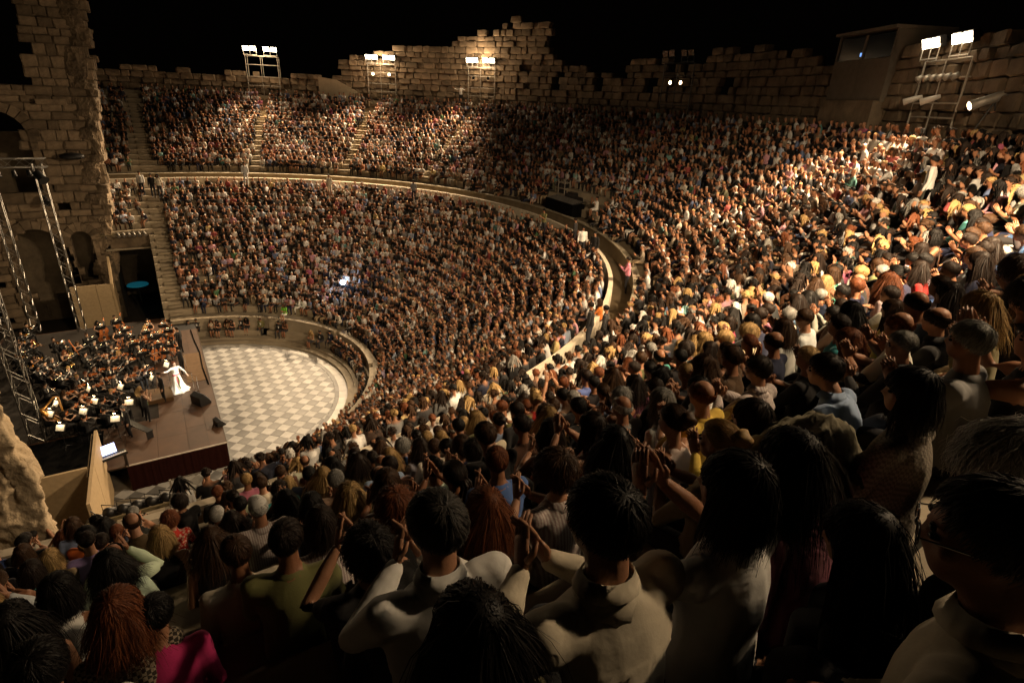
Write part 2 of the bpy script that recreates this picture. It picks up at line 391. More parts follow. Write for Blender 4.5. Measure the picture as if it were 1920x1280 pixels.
# broken rubble end of the far wall, catching the light
def broken_end(root):
    from mathutils import noise
    b = bmesh.new(); nx, nz = 56, 300; grid = []; rg = np.random.default_rng(77)
    zs = np.cumsum(rg.uniform(.35,.8,60)); st = rg.uniform(-.34,.22,61); sw = rg.uniform(.7,1.7,61)
    for j in range(nz):
        z = -.1 + 24.*j/(nz-1); row = []; k = int(np.searchsorted(zs, z))
        xe = edge_x(z) + st[k]; wd = sw[k]
        for i in range(nx):
            s = i/(nx-1); x = xe - wd*(1-s); y = 18.20 - .16*math.sin(PI*min(1,s*1.05)) + (.25*(1-s)) + (0 if s < .9 else (s-.9)*18)
            p = Vector((x,y,z)); d = .30*noise.fractal(p*1.3, 1., 2., 4) + .22*(noise.ridged_multi_fractal(p*1.9, .9, 2., 4, 1., 2.)-.9)
            row.append(b.verts.new(p + Vector((.45,-.8,.1*math.sin(p.x*9)))*d*.55))
        grid.append(row)
    for j in range(nz-1):
        for i in range(nx-1): b.faces.new((grid[j][i], grid[j][i+1], grid[j+1][i+1], grid[j+1][i]))
    me = bpy.data.meshes.new('broken_end'); b.to_mesh(me); b.free(); me.materials.append(STONE)
    obj('broken_end', me, root)
broken_end(ww)

# eroded rock-like end of the near wing wall, lit from the right
def rubble_wall():
    from mathutils import noise
    b = bmesh.new(); nx, nz = 110, 190; grid = []
    for j in range(nz):
        z = -.2 + 15.*j/(nz-1); row = []
        xe = -3.12 - .035*max(0, z-6) - .22*noise.noise(Vector((z*.55,3,1))) - .10*noise.noise(Vector((z*1.9,8,2)))
        for i in range(nx):
            s = i/(nx-1)                              # 0..1: along the back face, then round the broken end
            if s < .72: x = -7.5 + (xe+7.5)*(s/.72); y = -18.5; n = Vector((.15,-1,0))
            else: q = (s-.72)/.28; x = xe - .25*q*q; y = -18.5 + 1.25*q; n = Vector((1,-.25,0))
            if .66 < s < .78: n = Vector((.8,-.7,0))
            p = Vector((x,y,z)); q = p*.9
            d = .30*noise.fractal(q, 1., 2., 3) + .16*noise.ridged_multi_fractal(p*1.6, .9, 2., 5, 1., 2.)-.2 + .07*noise.noise(p*4.5) + .035*noise.noise(p*10)
            if noise.noise(p*2.3+Vector((9,2,4))) > .38: d -= .10
            row.append(b.verts.new(p + n*d*.75))
        grid.append(row)
    for j in range(nz-1):
        for i in range(nx-1): b.faces.new((grid[j][i], grid[j][i+1], grid[j+1][i+1], grid[j+1][i]))
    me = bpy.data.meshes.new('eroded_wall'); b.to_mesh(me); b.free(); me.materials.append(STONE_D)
    me.polygons.foreach_set('use_smooth', [True]*len(me.polygons))
    o = obj('eroded_wall', me); return tag(o, 'warm lit eroded stone wall end rising at the lower left beside the rail', 'wall')
rubble_wall()

# rear wall behind the top row, courses of blocks, ruined top
PROF = [(93,18.1),(89.7,18.4),(83,17.9),(73,18.2),(66,18.5),(62.5,18.7),(61.5,18.3),(58.2,18.3),(57.5,20.1),(52.6,20.5),(49,20.7),(47.5,21.2),(43.5,21.3),(39,21.6),(36.8,21.7),(36.5,22.5),(30.5,22.6),(30,23.5),(21.3,23.5),(20.8,21.2),(17,19.6),(14,19.8),(9,19.0),(5,20.6),(0,20.1),(-4,19.6),(-7,20.9),(-12,20.6),(-18,20.2),(-24,19.9),(-32,20.0),(-50,20.0),(-70,20.0)]
def prof(a):
    for (a0,h0),(a1,h1) in zip(PROF, PROF[1:]):
        if a1 <= a <= a0: return h0+(h1-h0)*(a0-a)/(a0-a1+1e-9)
    return 19.
def rear_wall():
    t = thing('rear_wall', 'ruined ashlar wall with a broken stepped top behind the uppermost row of seats', 'wall'); w = Wall(t)
    rg = np.random.default_rng(17); R = 35.45; todo = []
    z = 15.9
    while z < 23.6:
        h = rg.uniform(.40,.58); a = 94.
        while a > -52:
            d = rg.uniform(.55,1.35); da = math.degrees(d/R); ac = a-da/2
            top = prof(ac) + .22*math.sin(ac*3.1) + .2*math.sin(ac*7.7+1)
            hole = any(abs(ac-c) < wd and z0 < z < z1 for c, wd, z0, z1 in ((19.3,.9,17.9,19.2),(12.2,.75,17.9,19.3),(3.,.8,17.6,19.0),(-9.5,.9,17.6,19.1),(90.6,.5,17.,18.),(24.5,.8,18.,19.6)))
            if z+h*.5 < top and not hole: todo.append((ac, z+h/2, d, h))
            a -= da
        z += h
    # the stones that show largest and best lit first
    todo.sort(key=lambda q: (not (24 < q[0] < 61 and q[1] > 17.2), not (q[0] > 61 and q[1] > 17.2), -q[1]))
    for ac, zc, d, h in todo:
        an = math.radians(ac); rr = R + rg.uniform(-.14,.10)
        w.stone((rr*math.cos(an), rr*math.sin(an), zc), (.62, d-.02, h-.02), an+rg.uniform(-.05,.05))
    w.done()
    mb = MB(); ring_block(mb, 35.5, 36.1, 15.4, 17.75, math.radians(-54), math.radians(94), 1.)
    for a0 in np.arange(60.5, 22., -1.5): ring_block(mb, 35.5, 35.68, 17.75, min(prof(a0), prof(a0-1.4))-.25, math.radians(a0-1.5), math.radians(a0), 1.)
    mb.build('wall_core', MATS['wall_core_rubble'], t)
rear_wall()
mb = MB(); ring_block(mb, 34.9, 36.2, 15.2, 16.35, math.radians(-88), math.radians(94), 1.)
tag(mb.build('top_walkway', MARBLE), kind='structure')
# sloping plastered flank wall left of the middle tower
mb = MB(); mb.prism([(0,16.2),(4.4,16.2),(4.4,16.9),(1.7,18.15),(0,18.35)], -.15, .15, axis='y')
me = mb.mesh('flank_wall', mat('plaster', (.42,.34,.235), .9, vary=.15, scale=3, bump=.2)); fix_normals(me)
o = obj('flank_wall', me, None, (16.9,30.55,0), math.radians(-27)); tag(o, 'smooth sloping plastered wall between the first and second far light towers', 'wall')

# ------------------------------------------------------------------ orchestra floor: checker of marble tiles, turned 45 degrees
floor = thing('orchestra_floor', 'pale and grey checkered marble floor of the round orchestra', 'floor'); floor['kind'] = 'structure'
H = .41-.006
def tile_me(mt):
    m = MB(); b = .012
    m.add([(H,0,-.04),(0,H,-.04),(-H,0,-.04),(0,-H,-.04),(H,0,-b),(0,H,-b),(-H,0,-b),(0,-H,-b),(H-b,0,0),(0,H-b,0),(-H+b,0,0),(0,-H+b,0)],
          [(0,1,5,4),(1,2,6,5),(2,3,7,6),(3,0,4,7),(4,5,9,8),(5,6,10,9),(6,7,11,10),(7,4,8,11),(8,9,10,11)])
    return m.mesh('tile', mt)
TL, TD = tile_me(TILE_L), tile_me(TILE_D)
cut = [MB(), MB()]
RIN = 8.27
def clip_circle(poly, R):
    out = []
    for i in range(len(poly)):
        p, q = poly[i], poly[(i+1)%len(poly)]; ip, iq = math.hypot(*p) < R, math.hypot(*q) < R
        if ip: out.append(p)
        if ip != iq:
            lo, hi = 0., 1.
            for _ in range(24):
                md = (lo+hi)/2; x = (p[0]+(q[0]-p[0])*md, p[1]+(q[1]-p[1])*md)
                if (math.hypot(*x) < R) == ip: lo = md
                else: hi = md
            out.append(x)
    return out
for k in (0, 1):
    for i in range(-12, 12):
        for j in range(-14, 15):
            x = 1.98+.82*i+.41*k; y = -1.60+.82*j+.41*k
            if x < .9 and y > -7.3: continue
            corners = [(x+H,y),(x,y+H),(x-H,y),(x,y-H)]; ins = [math.hypot(*c) < RIN for c in corners]
            if all(ins): obj('tile', (TL,TD)[k], floor, (x,y,RNG.uniform(-.0015,.0015)))
            elif any(ins):
                pl = clip_circle(corners, RIN)
                if len(pl) > 2: cut[k].prism(pl, -.04, -.001)
for k in (0,1): 
    me = cut[k].mesh('cut_tiles', (TILE_L,TILE_D)[k]); fix_normals(me); tag(obj('cut_tiles', me, floor), kind='stuff')
for n, (r0, r1, mt, nm) in enumerate(((8.285,8.52,TILE_D,'band_slab'),(8.53,9.04,RING,'ring_slab'))):
    N_ = 34
    for i in range(N_):
        a0, a1 = math.radians(-92+176*i/N_)+.0007, math.radians(-92+176*(i+1)/N_)-.0007
        m = MB(); ring_block(m, r0, r1, -.045, -.002+.002*RNG.uniform(-1,1), a0, a1, .25); m.build(nm, mt, floor)
m = MB()
pv = thing('paved_floor', 'worn paving slabs beside the stage front at the near entrance', 'pavement'); pv['kind'] = 'structure'
rg = np.random.default_rng(2)
for j in range(9):
    y0 = -7.6-.9*j; x = -3.2
    while x < 2.4-.1*j:
        d = rg.uniform(.7,1.5)
        if math.hypot(x+d/2, y0-.45) > 9.0 or y0 < -8.9:
            m = MB(); m.box((x+d/2, y0-.45, -.045+rg.uniform(-.004,.004)), (d-.015,.885,.08)); m.build('slab', mat('paving_slab', (.36,.31,.235), .7, vary=.35, scale=1.5, bump=.2, rnd=.25), pv)
        x += d

# ------------------------------------------------------------------ stage platform
ZS = 1.35
stage = thing('stage_platform', 'low brown stage platform reaching over the checkered floor', 'stage')
rg = np.random.default_rng(4)
xs = [-9.5,-7.6,-5.7,-3.8,-2.65,-1.35,-.1,.75,1.47]
for x0, x1 in zip(xs, xs[1:]):
    y = -7.25; first = True
    while y < (8.9 if x0 > -.2 else 12.):
        d = 2.44 if not first else rg.uniform(1.4,2.44); first = False; y1 = min(y+d, 8.9 if x0 > -.2 else 12.)
        m = MB(); m.box(((x0+x1)/2, (y+y1)/2, ZS-.02), (x1-x0-.012, y1-y-.012, .04)); m.build('deck_panel', DECK, stage); y = y1
m = MB(); m.box((-4.0,2.3,ZS-.1), (10.9,18.9,.1)); m.build('frame', BLACKM, stage)
m = MB()
n = 40
for i in range(n):                                              # front cloth falls in shallow folds
    m.box((-2.6+4.05*(i+.5)/n, -7.23+.012*math.sin(i*1.9), .63), (4.05/n+.012,.03,1.3), rz=.12*math.sin(i*2.3))
m.build('skirt', DRAPE, stage)
m = MB()
for i in range(90): m.box((1.455+.012*math.sin(i*1.7), -7.2+16.1*(i+.5)/90, .63), (.03,16.1/90+.012,1.3), rz=.12*math.sin(i*2.9))
m.build('skirt', DRAPE, stage)
m = MB(); m.box((-.55,-7.25,ZS-.012), (4.1,.05,.05)); m.build('edge_trim', mat('pale_trim', (.5,.45,.4), .6), stage)
m = MB(); m.box((1.475,.8,ZS-.012), (.03,16.1,.05)); m.build('edge_trim', mat('dark_trim', (.06,.035,.02), .6), stage)
m = MB(); m.box((-6.5,-6.5,ZS+.006), (5.9,6.1,.008)); m.box((-6.4,-9.5,.66),(5.9,.06,1.38)); m.box((-6.4,-8.4,ZS-.05),(5.9,2.3,.06))
tag(m.build('black_floor_cloth', BLACKC), 'black cloth covering the near corner of the stage behind the pale screen wall', 'floor cloth')
m = MB(); m.tube([(1.1,8.7,ZS+.03),(1.15,6.8,ZS+.03),(1.3,4.4,ZS+.03),(1.25,2.,ZS+.03),(1.35,-.5,ZS+.03)], .035, 6)
tag(m.build('cable_run', BLACKC), 'black cable bundle snaking along the stage front', 'cable')
m = MB()
m.box((.85,2.35,ZS+.012), (1.05,4.3,.012)); tag(m.build('stage_carpet', mat('brown_carpet', (.16,.10,.055), .95, vary=.2)), 'flat brown carpet strip on the far front part of the stage', 'carpet')
m = MB(); m.box((-1.2,-.9,ZS+.09), (1.5,1.5,.18)); m.box((-1.2,-.9,ZS+.195),(1.46,1.46,.03))
tag(m.build('podium', mat('podium_wood', (.09,.05,.022), .5, vary=.2)), 'low wooden podium in front of the conductor at the middle of the orchestra', 'podium')

m = MB(); m.box((-5.3,4.3,ZS+.004), (8.2,15.2,.006)); tag(m.build('orchestra_deck_sheet', mat('black_sheet', (.018,.014,.011), .95, vary=.3)), 'black sheet on the deck under the whole orchestra', 'carpet')  # thin black sheet that darkens the deck below the players
# pale screen walls at the stage ends
def screen_wall(label, parts):
    t = thing('screen_wall', label, 'screen')
    for nm, fn in parts: m = MB(); fn(m); me = m.mesh(nm, PANEL); fix_normals(me); obj(nm, me, t)
screen_wall('tall pale chipboard screen wall at the near corner of the stage, seen edge on', [
    ('side_panel', lambda m: m.box((-3.38,-8.2,1.6),(.11,2.8,3.2))), ('side_panel', lambda m: m.box((-3.385,-10.96,1.6),(.11,2.7,3.2))),
    ('brace_panel', lambda m: m.box((-3.52,-8.6,1.6),(.05,3.4,3.0))), ('cross_panel', lambda m: m.box((-4.7,-9.75,1.6),(2.3,.11,3.2))), ('cross_panel', lambda m: m.box((-7.0,-9.75,1.6),(2.26,.11,3.2)))])
screen_wall('pale chipboard screen wall at the far end of the stage beside the dark doorway', [
    ('front_panel', lambda m: m.box((-4.98,15.2,1.7),(1.5,.1,3.45))), ('front_panel', lambda m: m.box((-3.76,15.2,1.7),(.9,.1,3.42))),
    ('wing_panel', lambda m: m.prism([(15.1,0),(17.2,0),(17.2,4.95),(15.1,3.42)], -3.3, -3.16, axis='x'))])
m = MB(); m.box((-4.7,-12.3,.05),(3.0,5.2,.1)); tag(m.build('side_floor', mat('side_floor_slab', (.34,.27,.17), .85, vary=.25, scale=2)), kind='structure')
# canopy in the far doorway; the blue light on it is the canvas's own glow
t = thing('glow_canopy', 'blue glowing canopy deep inside the dark far doorway', 'canopy')
m = MB(); m.tube([(-1.9,20.6,1.55),(-1.9,20.6,1.63)], [.8,.75], 24); o = m.build('canopy', mat('blue_glow_canvas', (.02,.25,.35), .6, emit=.14, ecol=(.02,.30,.42)), t)
m = MB(); m.tube([(-1.9,20.6,0),(-1.9,20.6,1.55)], .05, 8); m.build('pole', BLACKM, t)

# ------------------------------------------------------------------ aluminium truss towers and the lighting truss
def truss(name, label, p0, p1, w, kinds='truss'):
    t = thing(name, label, kinds); p0 = Vector(p0); p1 = Vector(p1); d = p1-p0; L = d.length; d.normalize()
    a = d.orthogonal().normalized(); a = Vector((1,0,0)) if abs(d.z) > .9 else Vector((0,0,1)); b = d.cross(a)
    cs = [(a*sx+b*sy)*w/2 for sx, sy in ((-1,-1),(1,-1),(1,1),(-1,1))]
    for c in cs: m = MB(); m.tube([p0+c, p1+c], .026, 8); m.build('chord', ALU, t, True)
    m = MB(); k = max(3, int(L/(w*1.0)))
    for i in range(k):
        for j in range(4):
            q0 = p0+d*(L*i/k)+cs[j]; q1 = p0+d*(L*(i+1)/k)+cs[(j+1)%4]
            m.tube([q0, q1] if (i+j)%2 else [p0+d*(L*i/k)+cs[(j+1)%4], p0+d*(L*(i+1)/k)+cs[j]], .011, 4, cap=False)
    m.build('lacing', ALU, t); return t
def fixture(parent_mat, loc, direction, r=.16, L=.42, label=None, lit=None, group=None, cat='spotlight'):
    """a stage spotlight: tapered can, rim, yoke"""
    d = Vector(direction).normalized(); p = Vector(loc); t = thing('stage_spotlight', label, cat, group=group)
    m = MB(); m.tube([p-d*L*.55, p-d*L*.4, p+d*L*.1, p+d*L*.45], [r*.5,r*.85,r*.9,r], 12); m.build('can', parent_mat, t, True)
    m = MB(); m.tube([p+d*L*.45, p+d*L*.56], [r*1.05,r*1.12], 12); m.build('rim', parent_mat, t)
    s = d.cross(Vector((0,0,1))).normalized() if abs(d.z) < .95 else Vector((1,0,0))
    m = MB(); m.tube([p+s*r, p+s*r*1.35, p+s*r*1.35+Vector((0,0,r*1.5)), p-s*r*1.35+Vector((0,0,r*1.5)), p-s*r*1.35, p-s*r], .014, 5); m.build('yoke', BLACKM, t)
    m = MB(); m.tube([p+d*L*.50, p+d*L*.53], [r*.93,r*.93], 12); m.build('lens', lit or GLASSD, t)
    return t
truss('truss_tower', 'bright aluminium truss tower in front of the pale far screen wall', (-5.2,11.6,ZS), (-5.2,11.6,12.3), .45, 'truss tower')
truss('truss_tower', 'aluminium truss tower before the dark arch at the left edge', (-7.75,12.6,ZS), (-7.75,12.6,12.3), .45, 'truss tower')
truss('truss_tower', 'dim aluminium truss tower furthest left behind the brass players', (-8.9,11.0,ZS), (-8.9,11.0,12.3), .4, 'truss tower')
truss('truss_tower', 'nearest aluminium truss tower leaning in at the left edge beside the harp', (-6.1,-3.05,ZS), (-6.1,-3.05,12.6), .55, 'truss tower')
truss('lighting_truss', 'horizontal lighting truss high across the far stage wall', (-10.5,12.0,12.35), (-4.7,11.6,12.35), .5, 'truss')
for i in range(7): fixture(BLACKM, (-10+.72*i, 11.7, 11.75), (-.1+.05*i,-.6,-.9), .13, .38, ['first','second','third','fourth','fifth','sixth','last'][i]+' small black spotlight from the left on the high lighting truss', LENS2 if i in (1,3) else None, 'spotlights hanging from the high truss')
fixture(BLACKM, (-5.15,11.3,11.6), (.5,-.7,-.6), .26, .7, 'large black spotlight hanging at the top of the far truss tower')
fixture(BLACKM, (-6.0,17.6,9.2), (.3,-.8,-.6), .22, .7, 'black spotlight fixed to the stone wall above the dark arch')
t = thing('loudspeaker', 'dark curved loudspeaker canopy on the far stone wall', 'loudspeaker')
m = MB(); m.ball((-3.9,17.7,12.1),(.75,.3,.26),14,8); m.build('cabinet', BLACKM, t, True)
m = MB(); m.tube([(-3.9,17.9,12.2),(-3.9,18.2,12.3)], .05, 6); m.build('bracket', BLACKM, t)

# handrails of the two platforms above the side entrances, with spotlights
for sgn, where in ((-1,'near'),(1,'far')):
    t = thing('handrail', f'stone coloured rail along the front of the {where} side platform', 'rail')
    z0 = 6.17; y = 18.12*sgn
    m = MB(); m.box((-2.0,y,z0+.16), (4.3 if sgn<0 else 2.9,.07,.10)); m.build('top_rail', mat('worn_rail_paint', (.20,.16,.09), .6, vary=.3, scale=8), t)
    for x in (-3.1,-2.2,-1.2,-.15): m = MB(); m.box((x,y,z0+.02),(.05,.05,.26)); m.build('post', BLACKM, t)
    for i, x in enumerate((-2.3,-1.95,-1.62,-1.3,-.96,-.6)):
        fixture(BLACKM if sgn < 0 else mat('grey_metal', (.25,.23,.2), .4, metal=.5), (x, y-sgn*.28, z0+.20 if i or sgn>0 else z0+.05), ((.5,-sgn*.8,-.75) if sgn < 0 else (.3,-.9,-.5)) if i or sgn > 0 else (.9,.5,-.4), .155 if sgn < 0 else .12, .40,
                ['first','second','third','fourth','fifth','sixth'][i]+f' spotlight from the left on the {where} platform rail', None, f'spotlights along the {where} platform rail')
t = thing('glass_screen', 'small clear plastic screen beside the near rail and stair', 'screen')
m = MB(); m.box((.02,-17.9,6.5),(.9,.02,.9)); gm = mat('dusty_acrylic', (.5,.48,.42), .2); gm.node_tree.nodes['Principled BSDF'].inputs['Alpha'].default_value = .28; m.build('pane', gm, t)
m = MB(); m.box((-.46,-17.9,6.4),(.05,.05,1.1)); m.box((.5,-17.9,6.4),(.05,.05,1.1)); m.build('frame', GALV, t)

# ------------------------------------------------------------------ floodlight towers on the top wall
def light_tower(label, x, y, depth=1.0, width=3.0, ztop=20.0, lit=True, mids=None, power=1.0, tubes=False, zmid=18.85, lens=(.52,.38), pars=0, steel=None, target=(2,8,0), target2=None, cone=80, spill=.025, beam_stop=False, power2=None, back=0):
    a = math.atan2(y, x); t = thing('light_tower', label, 'light tower', (x,y,16.35), a)   # local -x looks at the stage
    hz = ztop-16.35
    def tb(nm, pts, r=.03): m = MB(); m.tube(pts, r, 7); m.build(nm, steel or GALV, t)
    for sx in (0, depth):
        for sy in (-1,1): tb('leg', [(sx, sy*width/2, 0), (sx, sy*width/2, hz)], .04)
        tb('leg', [(sx, .1, 0), (sx, .1, hz)], .025)
        for h in (.9, hz*.48, hz*.78, hz): tb('crossbar', [(sx, -width/2, h), (sx, width/2, h)])
    for sy in (-1,1):
        for h in (.9, hz*.48, hz*.78, hz): tb('side_bar', [(0, sy*width/2, h), (depth, sy*width/2, h)])
        tb('brace', [(depth*.5, sy*width/2, .05), (depth, sy*width/2, hz)], .02)
    # basket that carries the floodlights
    for sy in (-1,1):
        for h in (hz+.06, hz+.55): tb('basket_bar', [(-.22, sy*width/2-.55*sy-.62, h), (-.22, sy*width/2-.55*sy+.62, h)], .03)
        for q in (-.6,0,.6): tb('basket_bar', [(-.22, sy*(width/2-.55)+q, hz+.0), (-.22, sy*(width/2-.55)+q, hz+.55)], .022)
    for sy in (-1,1):
        for q in (-.34,.34):
            yy = sy*(width/2-.55)+q
            h = obj('lamp_head', None, t, (-.30, yy, hz+.62)); h.rotation_euler = (0,-.32,0)
            m = MB(); m.box((.14,0,0),(.22,.54,.42)); m.tube([(.24,0,0),(.42,0,0)], [.2,.12], 8); me = m.mesh('housing', BLACKM); obj('housing', me, h)
            m = MB(); m.box((0,0,0),(.05,)+lens); obj('lens', m.mesh('lens', LENS if lit else GLASSD), h)
    if lit:
        for sy in (-1,1):
            o = Matrix.Rotation(a,3,'Z') @ Vector((-.55, sy*(width/2-.55), hz+.6)) + Vector((x,y,16.35))
            spot('flood', o, Vector(target if sy < 0 else (target2 or target)), LAMP_W*(power if sy < 0 or power2 is None else power2)*2, cone, .9, t, radius=.3 if not beam_stop else .12)
        if beam_stop:  # added wide plates, out of view, keeping the beams off the rear wall
            for sy in (-1,1):
                m = MB(); yy = sy*(width/2-.55); m.add([(-.2,yy-2.6,hz+.85),(-.2,yy+2.6,hz+.85),(-1.6,yy+2.6,hz+.32),(-1.6,yy-2.6,hz+.32),(-.2,yy-2.6,hz+.88),(-.2,yy+2.6,hz+.88),(-1.6,yy+2.6,hz+.35),(-1.6,yy-2.6,hz+.35)], [(0,1,2,3),(7,6,5,4),(0,4,5,1),(1,5,6,2),(2,6,7,3),(3,7,4,0)]); m.build('beam_stop', BLACKM, t)
        if spill: point('flood_spill', (-.9 if not beam_stop else .7, 0, hz+.75), LAMP_W*power*spill*2, LAMP_C, .4, t)
    if back: spot('back_fill', (x-.2, y-.3, 16.35+hz+.7), (4.9,-32.5,15.8), LAMP_W*2*back, 60, 1., t, radius=.25)  # added spot without a lamp head, lights the nearest backs
    if mids:
        for yy, on in mids:
            m = MB(); m.tube([(-.02,yy,zmid-16.35),(-.16,yy,zmid-16.35)], [.10,.14], 12); h = m.build('small_lamp', BLACKM, t)
            m = MB(); m.tube([(-.165,yy,zmid-16.35),(-.18,yy,zmid-16.35)], [.125,.125], 12); m.build('lens', LENS2 if on else GLASSD, h)
    if tubes:
        for yy in (.95,-.35):
            m = MB(); c = Vector((-.35,yy,1.55)); d = Vector((-.75,.45,-.35)).normalized(); m.tube([c-d*.3,c-d*.1,c+d*.35], [.07,.1,.13], 12); m.build('tube_light', mat('white_enamel', (.7,.68,.62), .4), t, True)
            m = MB(); m.tube([c, c+Vector((.3,0,-.1))], .02, 5); m.build('tube_bracket', BLACKM, t)
    for i in range(pars):
        m = MB(); yy = -width/2+.35+i*(width-.7)/max(1,pars-1); m.tube([(-.1,yy,hz-.55),(-.32,yy,hz-.68)], [.09,.12], 10); m.build('par_can', GALV, t, True)
    return t
light_tower('scaffold light tower with four blazing floodlights, furthest left', 12.0, 32.75, power=1., ztop=19.95)
light_tower('scaffold light tower with floodlights and two small orange lamps halfway up', 22.3, 26.9, power=1., mids=((.85,1),(-.85,1)), ztop=19.75, width=2.9)
light_tower('scaffold light tower with floodlights in front of the tall broken wall, third from the left', 29.4, 18.85, power=1., mids=((.8,0),(-.8,0)), ztop=19.75, width=2.9)
light_tower('unlit dark scaffold tower with a pair of small glowing lamps', 34.85, -1.2, lit=False, steel=BLACKM, mids=((.53,1),(-.53,1)), ztop=20.1, zmid=18.8)  # steel coloured black to stand for a scaffold lost in the dark
light_tower('large scaffold light tower at the upper right with bright floodlights and two white tubes', 27.15, -22.1, depth=1.7, tubes=True, lens=(.46,.34), pars=6, ztop=19.3, width=3.15, power=.85, power2=.5, target=(8,-14,6), target2=(-1,-4,3), cone=105, spill=.003)
light_tower('floodlight tower at the near end of the top wall', 9.9, -33.75, power=.8, power2=.30, target=(16,-18,9.5), target2=(9,-12,5), cone=96, spill=.0, back=.22, beam_stop=True)

# ------------------------------------------------------------------ control booth, follow spot, desk
t = thing('control_booth', 'boxy control booth with dark windows on the top wall beside the right tower', 'booth', (30.45,-16.95,0), math.radians(-29))
W2 = 4.3
for i in range(2): m = MB(); m.box((0,-W2/4+W2/2*i,18.75),(.1,W2/2-.02,1.75)); m.build('cladding_panel', BOOTH, t)
m = MB(); m.box((1.2,-W2/2,19.3),(2.5,.1,3.0)); m.box((1.2,W2/2,19.3),(2.5,.1,3.0)); m.box((2.4,0,19.3),(.1,W2,3.0)); m.build('side_wall', BOOTH, t)
for i in range(2):
    m = MB(); m.box((0.02,-W2/4+W2/2*i,20.15),(.03,W2/2-.16,.98)); m.build('window', GLASSD, t)
for yy in (-W2/2,0,W2/2-.02): m = MB(); m.box((-.01,yy,20.15),(.09,.1,1.05)); m.build('window_post', BOOTH, t)
m = MB(); m.box((1.15,0,20.83),(2.8,W2+.3,.13)); m.build('roof', BOOTH, t)
m = MB(); m.box((0.0,.15,19.86),(.02,.22,.16)); m.build('monitor', SCREEN_B, t)
m = MB(); m.box((.2,0,17.2),(1.,W2,1.3)); m.build('base', STONE, t)
t = thing('follow_spot', 'long grey follow spot on a tripod with a glowing front lens at the upper right', 'spotlight')
p = Vector((24.6,-25.0,17.95)); d = Vector((-.63,.67,-.39)).normalized()
m = MB(); m.tube([p-d*.7,p-d*.5,p+d*.3,p+d*.75], [.13,.17,.15,.16], 12); m.build('barrel', GALV, t, True)
m = MB(); m.tube([p+d*.74,p+d*.77], [.13,.13], 12); m.build('lens', LENS2, t)
for k in range(3): m = MB(); m.tube([p-Vector((0,0,.1)), (p.x+.5*math.cos(2.1*k), p.y+.5*math.sin(2.1*k), 16.36)], .025, 6); m.build('leg', BLACKM, t)
m = MB(); b = p-d*.75; m.box(tuple(b+Vector((0,0,.12))),(.02,.22,.18), rz=.5); m.build('screen', SCREEN_B, t)
t = thing('mixing_desk', 'long black mixing desk standing on the walkway in the middle of the seats', 'desk', (24.95,-1.75,9.97), math.radians(-4))
m = MB(); m.box((0,0,.42),(1.0,3.5,.84)); m.build('cloth', BLACKC, t)
m = MB(); m.box((0,0,0),(.95,3.4,.06)); o = m.build('desk_top', BLACKM, t, loc=(0,0,.9)); o.rotation_euler = (0,-.16,0)
for i in range(5): m = MB(); m.box((-.36+.18*i,0,.045),(.035,3.3,.02)); m.build('fader_bank', mat('grey_fader', (.35,.33,.3), .4), o)
m = MB(); m.box((.42,-.5,.16),(.06,2.2,.3)); m.build('meter_bridge', BLACKM, o)
t = thing('equipment_rack', 'open metal equipment rack with shelves behind the mixing desk', 'rack', (26.55,.55,9.97), math.radians(1))
for sx in (-.25,.25):
    for sy in (-.38,.38): m = MB(); m.box((sx,sy,.95),(.05,.05,1.9)); m.build('upright', GALV, t)
for h in (.5,.9,1.3,1.7): m = MB(); m.box((0,0,h),(.5,.76,.05)); m.build('shelf', GALV, t); 
for h in (.66,1.05,1.44): m = MB(); m.box((0,.02,h),(.44,.6,.22)); m.build('unit', BLACKM, t)
t = thing('flight_case', 'black flight case standing beside the equipment rack', 'case', (26.5,-.75,9.97), 0)
m = MB(); m.box((0,0,.6),(.55,.8,1.2)); m.build('body', BLACKM, t)
for sx in (-.28,.28): m = MB(); m.box((sx,0,.6),(.03,.82,.04)); m.build('edge_strip', GALV, t)

# pale jacket crumpled over a lap in the dark rows
from mathutils import noise as _ns
b = bmesh.new(); gr = [[b.verts.new(Vector((3.1+.62*(i/30-.5), -32.62+.55*(j/22-.5), 15.62+.22*math.sin(i/30*PI)*math.sin(j/22*PI) + .10*_ns.ridged_multi_fractal(Vector((i*.09,j*.12,2.)), .9, 2., 3, 1., 2.) - .10))) for i in range(31)] for j in range(23)]
for j in range(22):
    for i in range(30): b.faces.new((gr[j][i], gr[j][i+1], gr[j+1][i+1], gr[j+1][i]))
me = bpy.data.meshes.new('jacket'); b.to_mesh(me); b.free(); me.polygons.foreach_set('use_smooth',[True]*len(me.polygons)); me.materials.append(mat('pale_canvas', (.17,.15,.10), .85, vary=.15, bump=.2, bscale=30))
tag(obj('jacket', me), 'pale crumpled jacket laid over knees beside the knitted cardigan', 'jacket')

